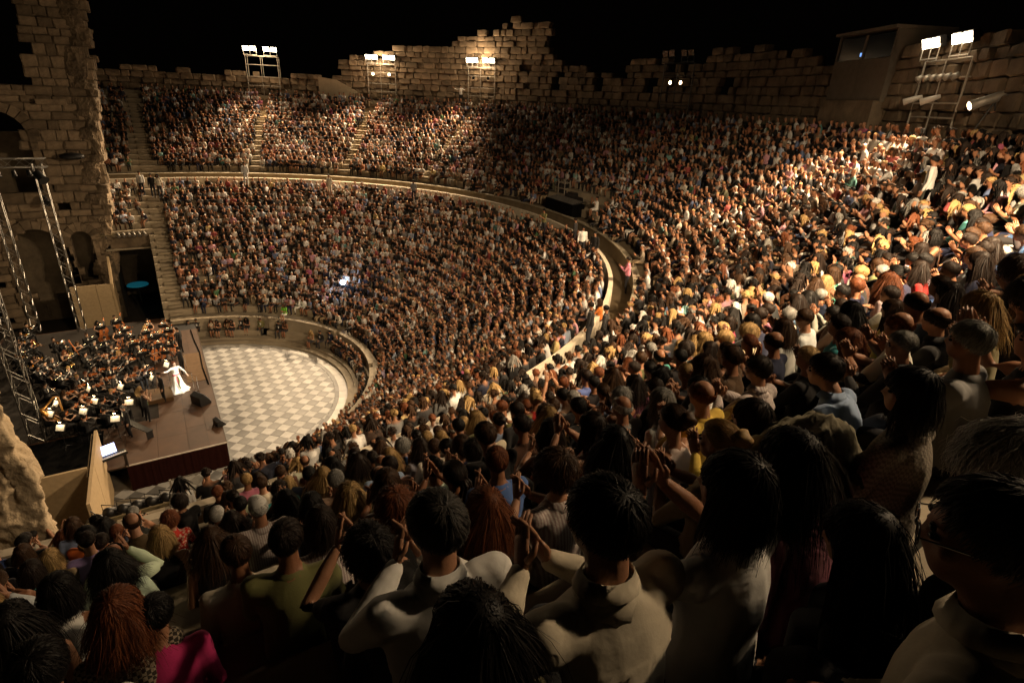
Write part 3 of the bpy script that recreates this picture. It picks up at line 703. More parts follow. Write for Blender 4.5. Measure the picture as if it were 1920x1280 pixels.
# ------------------------------------------------------------------ people
SKIN_L, TOP_L, BOT_L, SHOE_L, EYE_L, WHITE_L = range(6)
BODY_MATS = [SKIN, TOP, BOTTOM, SHOE, EYE, WSHIRT]
V3 = lambda *a: np.array(a, float)
def loft(mb, pts, rad, lab, n=12, side=(1,0,0)):
    """closed tube through PTS with elliptical rings (a along SIDE, b across); LAB one label or one per span"""
    pts = np.asarray(pts, float); k = len(pts); t = np.gradient(pts, axis=0); t /= np.linalg.norm(t, axis=1)[:,None]
    side = np.asarray(side, float); V = []
    for p, tt, r in zip(pts, t, rad):
        a = side - tt*(side@tt)
        if np.linalg.norm(a) < .1: a = V3(0,1,0) - tt*tt[1]
        a /= np.linalg.norm(a); b = np.cross(tt, a); ra, rb = (r if isinstance(r, (tuple,list)) else (r,r))
        for j in range(n):
            w = 2*PI*j/n; V.append(p + a*ra*math.cos(w) + b*rb*math.sin(w))
    L = lab if isinstance(lab, (list,tuple)) else [lab]*(k-1)
    base = mb.n
    for i in range(k-1):
        F = [(i*n+j, i*n+(j+1)%n, (i+1)*n+(j+1)%n, (i+1)*n+j) for j in range(n)]
        if i == 0: mb.add(V, F, L[0])
        else:
            for q in F: mb.f.append(tuple(x+base for x in q)); mb.m.append(L[i])
    e0, e1 = V3(*pts[0]) - t[0]*(np.mean(rad[0])*.5), V3(*pts[-1]) + t[-1]*(np.mean(rad[-1])*.5)
    mb.add([e0], [], 0); mb.add([e1], [], 0)
    for j in range(n):
        mb.f.append((base+(j+1)%n, base+j, base+k*n)); mb.m.append(L[0])
        mb.f.append((base+(k-1)*n+j, base+(k-1)*n+(j+1)%n, base+k*n+1)); mb.m.append(L[-1])

def rot_head(yaw, pitch): return np.array(Matrix.Rotation(yaw,3,'Z') @ Matrix.Rotation(pitch,3,'X'))
POSES = {  # elbow, wrist (right side; mirrored left), lean, head pitch, seated
 'clap_low':  ((.235,.13,.30),(.045,.34,.36),.10,-.05,1),
 'clap_chest':((.255,.18,.33),(.045,.33,.43),.06,.0,1),
 'clap_high': ((.270,.24,.40),(.055,.34,.60),.02,.05,1),
 'clap_over': ((.270,.24,.50),(.065,.32,.74),.0,.08,1),
 'lap':       ((.235,.02,.26),(.10,.26,.15),.16,-.1,1),
 'lean':      ((.215,.24,.22),(.07,.40,.22),.34,-.05,1),
 'folded':    ((.245,.08,.30),(-.06,.24,.28),.05,.0,1),
 'photo':     ((.270,.25,.42),(.085,.34,.73),.0,.0,1),
 'violin':    ((.30,.18,.44),(.20,.40,.50),.08,-.1,1),
 'cello':     ((.30,.22,.34),(.22,.40,.28),.12,-.15,1),
 'wind':      ((.24,.16,.34),(.05,.33,.46),.05,-.05,1),
 'brass':     ((.27,.24,.46),(.05,.44,.62),.0,.0,1),
 'stand_clap':((.245,.18,1.16),(.045,.36,1.30),.04,-.1,0),
 'stand_high':((.26,.22,1.40),(.09,.33,1.66),.02,.0,0),
 'stand_down':((.235,.0,1.12),(.24,.08,.88),.02,-.05,0),
 'stand_play':((.30,.18,1.24),(.20,.40,1.20),.05,-.15,0),
 'stand_arms':((.42,.05,1.36),(.62,.20,1.48),.02,.05,0),
}
def skeleton(pose, sex, yaw=0., arms=None):
    el, wr, lean, hp, seated = POSES[pose]; f = sex == 'f'
    J = {'seated': seated, 'f': f}
    zp = .095 if seated else .93
    def up(h, dy=0.): return V3(0, math.sin(lean)*h+dy*math.cos(lean), zp+math.cos(lean)*h-dy*math.sin(lean))
    J['pel'] = V3(0,0,zp); J['up'] = up
    sw = .168 if f else .19; hs = .46 if seated else .50
    J['sh'] = [up(hs)+V3(s*sw,0,0) for s in (1,-1)]
    J['neck'] = up(hs+.075,.005); J['head'] = up(hs+.235,.035); J['hs'] = hs; J['sw'] = sw
    J['el'] = [V3(s*el[0]*(.95 if f else 1),el[1],el[2]) for s in (1,-1)]; J['wr'] = [V3(s*wr[0],wr[1],wr[2]) for s in (1,-1)]
    if arms:
        for i in (0,1):
            if arms.get('el',{}).get(i) is not None: J['el'][i] = V3(*arms['el'][i])
            if arms.get('wr',{}).get(i) is not None: J['wr'][i] = V3(*arms['wr'][i])
    J['R'] = rot_head(yaw, hp)*.945
    if seated:
        J['hip'] = [V3(s*.09,.02,.095) for s in (1,-1)]; J['kn'] = [V3(s*(.085 if f else .13),.42,.075) for s in (1,-1)]
        J['an'] = [V3(s*(.08 if f else .14),.40,-.33) for s in (1,-1)]
    else:
        J['hip'] = [V3(s*.09,.0,.90) for s in (1,-1)]; J['kn'] = [V3(s*.10,.03,.49) for s in (1,-1)]; J['an'] = [V3(s*.11,-.01,.08) for s in (1,-1)]
    return J
def body_shape(J, sleeve='short', legs='long', suit=False, n=14, stout=1.0, neckline=0):
    mb = MB(); f = J['f']; up = J['up']; hs = J['hs']; k = stout
    c = hs/.46
    # trunk
    loft(mb, [up(-.06), up(.02), up(.12*c), up(.20*c), up(.30*c), up(.39*c), up(.445*c), up(hs+.035), up(hs+.06)],
         [(.15*k,.12*k),(.175*k,.135*k),(.165*k,.125*k),(.145*k if f else .16*k,.115*k),(.155*k if f else .175*k,.125*k),(.165*k if f else .185*k,.118*k),(.15*k,.10*k),(.095,.075),(.065,.06)],
         [BOT_L]+[TOP_L]*6+[SKIN_L if (f and neckline) else TOP_L], n)
    if f: 
        for s in (1,-1): mb.ball(up(.31*c,.085)+V3(s*.07,0,0), (.065,.06,.065), 10, 7, TOP_L)
    mb.ball(up(hs-.10,-.036), (J['sw']*.92,.062,.15), 12, 7, TOP_L)                            # shoulder blades
    nk = J['neck']; hd = J['head']; R = J['R']
    loft(mb, [nk-V3(0,0,.012), nk+V3(0,.0,.025), hd+R@V3(0,-.02,-.06)], [.062 if not f else .054]*3 if False else [.066,.055 if not f else .048,.055], SKIN_L, 10)
    # head: cranium, face, jaw, nose, ears, brow
    def hb(p, r, lab=SKIN_L, nn=14, kk=10):
        m = MB(); m.ball((0,0,0), r, nn, kk); v = m.v[0] + V3(*p); mb.add(v @ R.T + hd, m.f, lab)
    hb((0,-.012,.030), (.074,.092,.085)); hb((0,.022,-.028), (.064,.070,.080)); hb((0,.040,-.075), (.044,.044,.038))
    hb((0,.094,-.022), (.013,.020,.020), nn=8, kk=6); hb((0,.088,.0), (.010,.014,.03), nn=8, kk=6); hb((0,.076,-.058), (.024,.016,.010), nn=8, kk=6)
    hb((0,.070,.032), (.055,.022,.016), nn=10, kk=6)
    for s in (1,-1):
        hb((s*.074,-.008,-.008), (.012,.022,.033), nn=8, kk=6); hb((s*.045,.055,-.022), (.025,.025,.022), nn=8, kk=6)
    # arms
    sl = {'short':[TOP_L,TOP_L,SKIN_L,SKIN_L,SKIN_L],'long':[TOP_L]*5,'none':[SKIN_L]*5,'half':[TOP_L,TOP_L,TOP_L,SKIN_L,SKIN_L]}[sleeve]
    ra = .9 if f else 1.05
    for sh, e, w in zip(J['sh'], J['el'], J['wr']):
        ins = sh*.62 + up(hs-.03)*.38
        loft(mb, [ins, sh, sh*.5+e*.5, e, e*.45+w*.55, w], [.062*ra,.063*ra,.052*ra,.044*ra,.043*ra,.030*ra], [TOP_L if sleeve != 'none' else SKIN_L]+sl[:4], 10, (0,1,0))
        mb.ball(sh, .058*ra, 10, 7, TOP_L if sleeve != 'none' else SKIN_L)
    # legs
    lg = {'long':[BOT_L]*5,'short':[BOT_L,BOT_L,BOT_L,SKIN_L,SKIN_L],'bare':[BOT_L,BOT_L,SKIN_L,SKIN_L,SKIN_L]}[legs]
    for h, kn, an in zip(J['hip'], J['kn'], J['an']):
        loft(mb, [h, h*.6+kn*.4, kn*.88+h*.12, kn*.9+an*.1, kn*.55+an*.45, an], [.088*k,.080*k,.062,.060,.056,.040], lg, 10)
        loft(mb, [an+V3(0,-.05,-.045), an+V3(0,.05,-.045), an+V3(0,.15,-.06)], [(.036,.035),(.042,.032),(.038,.02)], SHOE_L, 8)
    if suit:
        mb.ball(up(.33*c,.095), (.058,.040,.14*c), 10, 8, WHITE_L)
        loft(mb, [nk+V3(0,.0,-.012), nk+V3(0,.0,.012)], [(.068,.066),(.062,.06)], WHITE_L, 12)
    return mb
def hand(mb, w, d, nrm, lab=SKIN_L, curl=.25, thumb=1, full=True):
    """palm, four fingers and a thumb; D along the fingers, NRM out of the palm"""
    d = d/np.linalg.norm(d); nrm = nrm - d*(nrm@d); nrm /= np.linalg.norm(nrm); s = np.cross(d, nrm)*thumb
    loft(mb, [w-d*.01, w+d*.03, w+d*.085, w+d*.095], [(.026,.018),(.038,.015),(.042,.013),(.038,.010)], lab, 8, s)
    q = (1,.0)
    for i, (o, L) in enumerate(((-.031,.066),(-.0105,.078),(.0105,.073),(.031,.056))):
        b = w+d*.088+s*o*-1; dd = d+nrm*curl*.4; k1 = b+dd*L*.55; k2 = k1+(d+nrm*curl*1.4)*L*.5
        loft(mb, [b, k1, k2], [.0092,.0085,.0062], lab, 5, s)
    b = w+d*.025+s*.034; loft(mb, [b, b+s*.028+d*.025+nrm*.008, b+s*.034+d*.055+nrm*.014], [.012,.0105,.007], lab, 5, nrm)
def eyes(mb, J):
    for s in (1,-1):
        m = MB(); m.ball((s*.031,.079,-.004), (.014,.012,.007), 8, 5); mb.add(m.v[0] @ J['R'].T + J['head'], m.f, EYE_L)
        m = MB(); m.ball((s*.033,.086,.017), (.019,.007,.0045), 8, 4); mb.add(m.v[0] @ J['R'].T + J['head'], m.f, EYE_L)
def skin_over(mb, voxel, target, smooth=3, seed=0, folds=0., pleat=0.):
    """one continuous surface over all the shapes, keeping each region's material"""
    V = np.concatenate(mb.v); F = mb.f; Lb = mb.m
    me = bpy.data.meshes.new('tmp'); me.from_pydata(V.tolist(), [], F)
    bvh = BVHTree.FromPolygons([Vector(v) for v in V], F)
    o = bpy.data.objects.new('tmp', me); COL.objects.link(o)
    md = o.modifiers.new('r','REMESH'); md.mode = 'VOXEL'; md.voxel_size = voxel
    md = o.modifiers.new('s','SMOOTH'); md.iterations = smooth; md.factor = .5
    if target:
        dg = bpy.context.evaluated_depsgraph_get(); nf = len(o.evaluated_get(dg).data.polygons)
        md = o.modifiers.new('d','DECIMATE'); md.ratio = min(1., target/(2.*nf))
    dg = bpy.context.evaluated_depsgraph_get(); r = bpy.data.meshes.new_from_object(o.evaluated_get(dg))
    bpy.data.objects.remove(o); bpy.data.meshes.remove(me)
    n = len(r.vertices); co = np.empty(n*3); r.vertices.foreach_get('co', co); co = co.reshape(-1,3)
    vl = np.array([Lb[bvh.find_nearest(Vector(c))[2]] for c in co])
    if folds:
        nr = np.empty(n*3); r.vertices.foreach_get('normal', nr); nr = nr.reshape(-1,3)
        rg = np.random.default_rng(seed); d = np.zeros(n); ph = rg.uniform(0,6.28,(9,3))
        for i in range(9):
            dirv = rg.normal(0,1,3)*V3(1.,.8,.45); dirv /= np.linalg.norm(dirv); fr = rg.uniform(18,46)
            warp = .9*np.sin(co@rg.normal(0,5,3)+ph[i,0]) + .6*np.sin(co@rg.normal(0,9,3)+ph[i,1]); env = np.clip(np.sin(co@rg.normal(0,6,3)+ph[i,2]),0,1)
            d += env*(1-np.abs(np.sin((co@dirv)*fr*.4+warp)))**1.6
        if pleat:
            x, y, z = co.T; ramp = np.clip((pleat-z)/.16,0,1)*np.clip((.02-y)/.05,0,1)
            d = d + 4.2*ramp*(1-np.abs(np.sin(x*30+1.6*np.sin(z*9+seed)+seed)))**1.6 + 1.6*np.exp(-((z-pleat)/.008)**2)*np.clip((.02-y)/.05,0,1)
        cloth = (vl == TOP_L)|(vl == BOT_L)
        co = co + nr*(np.where(cloth, (d-.55)*folds + .004, 0)[:,None])
    return co, r, vl
def finish_body(co, r, vl, extra, name, mats=None):
    """write the surface and the hands and eyes back as one mesh"""
    nf = len(r.polygons); nl = len(r.loops); lv = np.empty(nl, int); r.loops.foreach_get('vertex_index', lv)
    ls = np.empty(nf, int); r.polygons.foreach_get('loop_start', ls); lt = np.empty(nf, int); r.polygons.foreach_get('loop_total', lt)
    F = [tuple(lv[a:a+b]) for a, b in zip(ls, lt)]
    FL = [int(np.bincount(vl[list(f)]).argmax()) for f in F]
    V = [co]; n = len(co)
    for m in extra:
        V.append(np.concatenate(m.v)); F += [tuple(i+n for i in f) for f in m.f]; FL += m.m; n += len(V[-1])
    me = bpy.data.meshes.new(name); me.from_pydata(np.concatenate(V).tolist(), [], F)
    for q in (mats or BODY_MATS): me.materials.append(q)
    me.polygons.foreach_set('material_index', FL); me.polygons.foreach_set('use_smooth', [True]*len(F)); me.update()
    bpy.data.meshes.remove(r); return me
def person_mesh(pose, sex, yaw=0., sleeve='short', legs='long', suit=False, voxel=.017, target=2600, folds=0., seed=0, arms=None, stout=1., mats=None, hands=True, neckline=0, pleat=0.):
    J = skeleton(pose, sex, yaw, arms); mb = body_shape(J, sleeve, legs, suit, stout=stout, neckline=neckline)
    co, r, vl = skin_over(mb, voxel, target, 3 if not pleat else 6, seed, folds, pleat)
    ex = MB(); eyes(ex, J)
    if hands and pose not in ('violin','cello','wind','brass'):
        u = J['up']; hh = J['hs']; loft(ex, [u(hh+.022), u(hh+.045), u(hh+.066)], [(.102,.086),(.088,.078),(.074,.070)], TOP_L, 16)
    for i, s in ((0,1),(1,-1)):
        w, e = J['wr'][i], J['el'][i]; d = (w-e)/np.linalg.norm(w-e)
        if pose.startswith(('clap','stand_clap')): d = d*.35+V3(-s*.12,.45,.75); nrm = V3(-s,0,0)
        elif pose in ('stand_high','photo'): d = d*.5+V3(0,.2,.9); nrm = V3(-s*.6,.7,0)
        else: nrm = V3(-s*.4,.2,-.9)
        if hands: hand(ex, w, d, nrm, thumb=s)
    return finish_body(co, r, vl, [ex], 'person', mats), J

# ------------------------------------------------------------------ hair
def cover(d, front=.62, back=-.52):
    t = (d[:,1]+1)/2; return d[:,2] - (back + (front-back)*t**1.25 )
HE = V3(.080,.099,.093); HC = V3(0,-.012,.028)
def hair_mesh(style, seed=0, n=420, seg=5, width=.011, mt=None, sub=3):
    """a scalp cap plus many thin ribbons of hair, in head coordinates (face towards +Y)"""
    rg = np.random.default_rng(seed); P = dict(short=(.055,.007,.25,.62,-.55), crop=(.03,.006,.2,.60,-.5), bob=(.23,.013,.18,.55,-.6), long=(.45,.011,.15,.55,-.6), curly=(.14,.030,1.0,.55,-.6), updo=(.12,.016,.2,.6,-.5),
             pony=(.16,.012,.12,.6,-.5), wavy=(.34,.020,.5,.55,-.6), rim=(.045,.006,.2,.1,-.55), thin=(.045,.007,.3,.75,-.5))[style]
    L, lift, curl, fr, bk = P
    b = bmesh.new(); bmesh.ops.create_icosphere(b, subdivisions=sub, radius=1.)
    dirs = np.array([v.co[:] for v in b.verts]); cv = cover(dirs, fr, bk)
    if style == 'rim': cv = np.minimum(cv, .30-dirs[:,2]+dirs[:,1]*.2)
    th = .003+lift*.5*np.clip(cv/.35,0,1)**.7
    bump = sum(np.sin(dirs@rg.normal(0,7,3)+rg.uniform(0,6))*.22 for _ in range(5))
    P0 = dirs*(HE+(th*(1+.35*bump))[:,None]) + HC
    for v, p in zip(b.verts, P0): v.co = p
    lim = -.10 if sub > 2 else -.22
    if style == 'rim' and sub < 3: lim = -.34
    dead = [v for v, c in zip(b.verts, cv) if c < lim]
    bmesh.ops.delete(b, geom=dead, context='VERTS')
    mb = MB(); b.verts.ensure_lookup_table(); b.verts.index_update()
    if len(b.verts): mb.add([v.co[:] for v in b.verts], [tuple(v.index for v in f.verts) for f in b.faces])
    b.free()
    if n == 0: return mb.mesh('hair', mt or HAIR, True)
    # roots
    d = rg.normal(0,1,(n*5,3)); d /= np.linalg.norm(d,axis=1)[:,None]; c = cover(d, fr, bk)
    if style == 'rim': c = np.minimum(c, .30-d[:,2]+d[:,1]*.2)
    d = d[c > -.02][:n]; n = len(d)
    p = d*(HE+(lift*rg.uniform(.55,.95,n))[:,None]) + HC; crown = V3(0,-.45,.89); crown /= np.linalg.norm(crown)
    flow = d*(d@crown)[:,None] - crown; flow /= np.linalg.norm(flow,axis=1)[:,None]+1e-6
    flow += rg.normal(0,1,(n,3))*(.55*np.exp(-((1-(d@crown))/.06)))[:,None]; flow /= np.linalg.norm(flow,axis=1)[:,None]+1e-6
    if style in ('updo','pony'):
        tgt = V3(0,-.14,.07 if style == 'updo' else .03); flow = tgt-p; flow /= np.linalg.norm(flow,axis=1)[:,None]+1e-6
    elif style in ('short','thin','crop'): flow = flow*.8 + V3(rg.uniform(-.5,.5),.15,.0)
    shell = 1+rg.uniform(0,1,n)**1.6*{'curly':.42,'short':.10,'crop':.05,'thin':.07,'rim':.06,'updo':.06,'pony':.05}.get(style,.09)
    Ls = L*rg.uniform(.75,1.15,n); pts = [p]; vel = flow.copy()
    ph = rg.uniform(0,6.28,(n,3)); clump = np.sin(d@rg.normal(0,9,(3,3)))*1.5
    for k in range(seg):
        t = (k+1)/seg
        vel = vel*.72 + V3(0,0,-1)*(.34 if style in ('bob','long','wavy','curly') else .10) + rg.normal(0,.05+curl*.16,(n,3)) + curl*.30*np.sin(ph*.25+clump+t*(5+curl*4))
        vel /= np.linalg.norm(vel,axis=1)[:,None]+1e-6
        q = pts[-1] + vel*(Ls/seg)[:,None]
        # stay outside head, neck and shoulders
        e = (q-HC)/(HE+lift*.8+.004); rr = np.linalg.norm(e,axis=1); q = np.where((rr < 1)[:,None], HC+e/np.maximum(rr,1e-3)[:,None]*(HE+lift*.8+.004), q)
        if style not in ('updo','pony') or True:
            e = (q-HC)/(HE+lift*.8+.004); rr = np.linalg.norm(e,axis=1); free = np.clip((-.01-q[:,2])/.06,0,1) if style in ('bob','long','wavy') else 0.
            cap_ = shell*(1-free)+9*free; q = np.where((rr > cap_)[:,None], HC+e/np.maximum(rr,1e-3)[:,None]*cap_[:,None]*(HE+lift*.8+.004), q)
        e = (q-V3(0,-.04,-.33))/V3(.2,.115,.135); rr = np.linalg.norm(e,axis=1); q = np.where((rr < 1)[:,None], V3(0,-.04,-.33)+e/np.maximum(rr,1e-3)[:,None]*V3(.2,.115,.135), q)
        if style in ('bob','long','wavy'): q[:,1] = np.where((q[:,1] > .05)&(q[:,2] < .02), .05, q[:,1])
        pts.append(q)
    pts = np.stack(pts, 1)                                           # n, seg+1, 3
    tan = np.gradient(pts, axis=1); out = pts-HC; side = np.cross(tan, out); side /= np.linalg.norm(side,axis=2)[...,None]+1e-6
    ang = rg.normal(0,.55,(n,1,1)); nor = np.cross(side, tan); nor /= np.linalg.norm(nor,axis=2)[...,None]+1e-6; side = side*np.cos(ang)+nor*np.sin(ang)
    wd = width*np.linspace(1,.35,seg+1)[None,:,None]*rg.uniform(.6,1.3,(n,1,1)); Lp, Rp = pts-side*wd, pts+side*wd
    V = np.stack([Lp,Rp],2).reshape(-1,3); F = []
    for i in range(n):
        o = i*(seg+1)*2
        for k in range(seg): a = o+2*k; F.append((a,a+1,a+3,a+2))
    ncap = mb.n; mb.add(V, F); sv = np.repeat(rg.uniform(.45,1.6,n),(seg+1)*2)
    if style == 'updo':
        m = MB(); m.ball((0,-.125,.075), (.055,.05,.05), 12, 9); v = m.v[0]; nn = v-V3(0,-.125,.075); v = v+nn*(.22*np.sin(v@V3(60,90,40)))[:,None]; mb.add(v, m.f)
    if style == 'pony':
        for i in range(26):
            o = rg.normal(0,.012,3); mb.tube([V3(0,-.115,.03)+o, V3(0,-.16,.0)+o*1.6, V3(rg.normal(0,.01),-.165,-.10)+o*2, V3(rg.normal(0,.02),-.14,-.22)+o*2.2], [.012,.013,.010,.004], 4)
    me = mb.mesh('hair', mt or HAIR, True); at = me.attributes.new('strand','FLOAT','POINT'); val = np.full(mb.n, .8); val[ncap:ncap+len(sv)] = sv; at.data.foreach_set('value', val.astype(np.float32)); return me
HAIR_STYLES = ['short','crop','bob','long','curly','updo','pony','wavy','rim','thin']
HAIRS = {s: [hair_mesh(s, 20+7*i+j, n=3600, seg=3 if s in ('short','crop','rim','thin') else 4, width=.0021) for j in range(2 if s in ('short','bob','long','wavy') else 1)] for i, s in enumerate(HAIR_STYLES)}

def add_hair(root, J, style, color, hi=None):
    if style == 'bald': return None
    me = hi if hi is not None else HAIRS[style][int(RNG.integers(len(HAIRS[style])))]
    o = obj('hair', me, root); Mx = Matrix.Identity(4)
    for i in range(3):
        for j in range(3): Mx[i][j] = J['R'][i][j]
        Mx[i][3] = J['head'][i]
    o.matrix_basis = Mx; o['hair_color'] = color; return o
def colors(o, skin, top, bottom=(.03,.03,.04)):
    o['skin_color'] = skin; o['top_color'] = top; o['bottom_color'] = bottom
TOPS = {'white':(.74,.72,.68),'cream':(.68,.60,.46),'black':(.009,.008,.008),'charcoal':(.028,.026,.027),'navy':(.014,.018,.045),'beige':(.34,.25,.15),'brown':(.075,.035,.016),'light blue':(.30,.40,.58),'blue':(.08,.15,.36),'pink':(.62,.22,.30),
        'magenta':(.55,.03,.16),'red':(.45,.025,.02),'orange':(.60,.17,.03),'yellow':(.68,.48,.08),'green':(.05,.22,.07),'teal':(.04,.30,.27),'lilac':(.40,.30,.52),'grey':(.24,.235,.23),'olive':(.16,.15,.06),'turquoise':(.15,.48,.45)}
TOP_W = np.array([19,6,30,11,7,6,9,3,3,3,.9,2.6,.9,.8,.8,.7,1.2,4,2.5,.6]); TOP_W = TOP_W/TOP_W.sum(); TOP_N = list(TOPS)
HAIRC = {'black':(.006,.0045,.0035),'dark brown':(.018,.010,.006),'brown':(.055,.026,.011),'auburn':(.16,.05,.018),'blonde':(.42,.27,.11),'grey':(.26,.25,.23),'white':(.58,.56,.52)}
HC_W = np.array([24,28,22,8,10,5,3]); HC_W = HC_W/HC_W.sum(); HC_N = list(HAIRC)
def skin_tone(rg): 
    t = rg.uniform(0,1); return (float(.42-.17*t), float(.215-.11*t), float(.125-.075*t))

# ------------------------------------------------------------------ seats
def facing(x, y):
    dx, dy = -x*.62 + (-.8-x)*.38, -y*.62 + (-1-y)*.38; return math.atan2(-dx, dy)
SEATS = []                                                            # x, y, seat z, tier, row
rgS = np.random.default_rng(33)
def fill_row(R, z, tier, row):
    a1 = a_of(-3.05, R); n = int(2*a1*R/.505); 
    for k in range(n):
        a = -a1 + 2*a1*(k+.5)/n + rgS.normal(0,.085)/R; r = R+rgS.uniform(-.10,.10); x, y = r*math.cos(a), r*math.sin(a)
        if tier == 'low':
            if R < Y_TRI+.6 and x < LANE+.2: continue
            if R < 19.2 and x < 0 and y < 0: continue
            if R >= Y_TRI+.6 and (-.25 < x < LANE+.22 or (x < 0 and abs(y) < Y_TRI+.55)): continue
        else:
            if -.25 < x < LANE+.22 and y > 0: continue
            if any(abs(a-s)*R < .40 for s in STAIR_A[:2]): continue
            if abs(a-STAIR_A[2])*R < .5 and rgS.random() < .6: continue
            if R < 28.0 and -13.5 < math.degrees(a) < 3.2 and (R < 27.4): continue
        if y > 0 and x < 0 and rgS.random() < .22: continue
        if rgS.random() < .045: continue
        SEATS.append((x, y, z-(DROP if tier == 'low' and y < 0 and x < 0 else 0), tier, row))
for i, (R, z) in enumerate(LOW): fill_row(R, z, 'low', i)
for i, (R, z) in enumerate(UPP): fill_row(R, z, 'upp', i)

for a in np.arange(34, -78, -2.55):
    if any(abs(a-g) < 2.2 for g in (20., -14., -48.)): continue
    r = 11.38; SEATS.append((r*math.cos(math.radians(a)), r*math.sin(math.radians(a)), 1.78, 'low', -1))
for a in np.arange(24, -61, -1.22):
    if a > -14 and a < 3.5: continue
    if rgS.random() < (.8 if a > -26 else .3): SEATS.append((24.9*math.cos(math.radians(a)), 24.9*math.sin(math.radians(a)), 10.12, 'upp', -1))
    if a < -6 and rgS.random() < .6: SEATS.append((22.95*math.cos(math.radians(a)), 22.95*math.sin(math.radians(a)), 9.3, 'low', -1))
for r, z, a0 in ((24.85,10.12,-61),(23.95,9.50,-69),(23.0,9.3,-60)):
    for a in np.arange(a0, -97, -.5/r*57.3):
        x, y = r*math.cos(math.radians(a)), r*math.sin(math.radians(a))
        if -.1 < x < .9 and rgS.random() < .45: continue
        if x < 0 and r < 23.5: continue
        SEATS.append((x+float(rgS.uniform(-.06,.06)), y, z, 'upp', -1))

# ------------------------------------------------------------------ foreground and named people
PEOPLE = []                                                           # (x, y, z) of heads of people that are objects of their own
USED = set()
def put(me, J, head, rz, scale=1.):
    o = obj('person', me); o.rotation_euler = (0,0,rz); o.scale = (scale,)*3
    h = Matrix.Rotation(rz,3,'Z') @ (Vector(J['head'])*scale); o.location = Vector(head)-h; PEOPLE.append(tuple(head)); return o
def row_point(x, y, rows, sc=1.):
    best = None
    for i, (R, z) in enumerate(rows):
        if ray(x, y).z >= 0: continue
        p = at_z(x, y, z+.79*sc)
        if (p-CAM_P).dot(CF) < 0: continue
        e = abs(math.hypot(p.x, p.y)-R)
        if best is None or e < best[0]: best = (e, p)
    return best[1]
CHECK = pattern_mat('woven_check_cloth','weave',(.36,.30,.22),(.05,.04,.03),55); DOTS = pattern_mat('large_dot_print','dots',(.012,.011,.011),(.50,.45,.28),11)
STRIPE = pattern_mat('pale_striped_cotton','stripes',(.55,.50,.46),(.36,.27,.26),16); REDPR = pattern_mat('red_leaf_print','flowers',(.50,.03,.02),(.66,.42,.32),28)
KNIT = pattern_mat('coarse_knit','weave',(.30,.26,.21),(.17,.145,.115),70); FLORAL = pattern_mat('dark_floral_print','dots',(.01,.01,.01),(.40,.36,.20),9)
def body_mats(cloth): return [SKIN, cloth or TOP, BOTTOM, SHOE, EYE, WSHIRT]
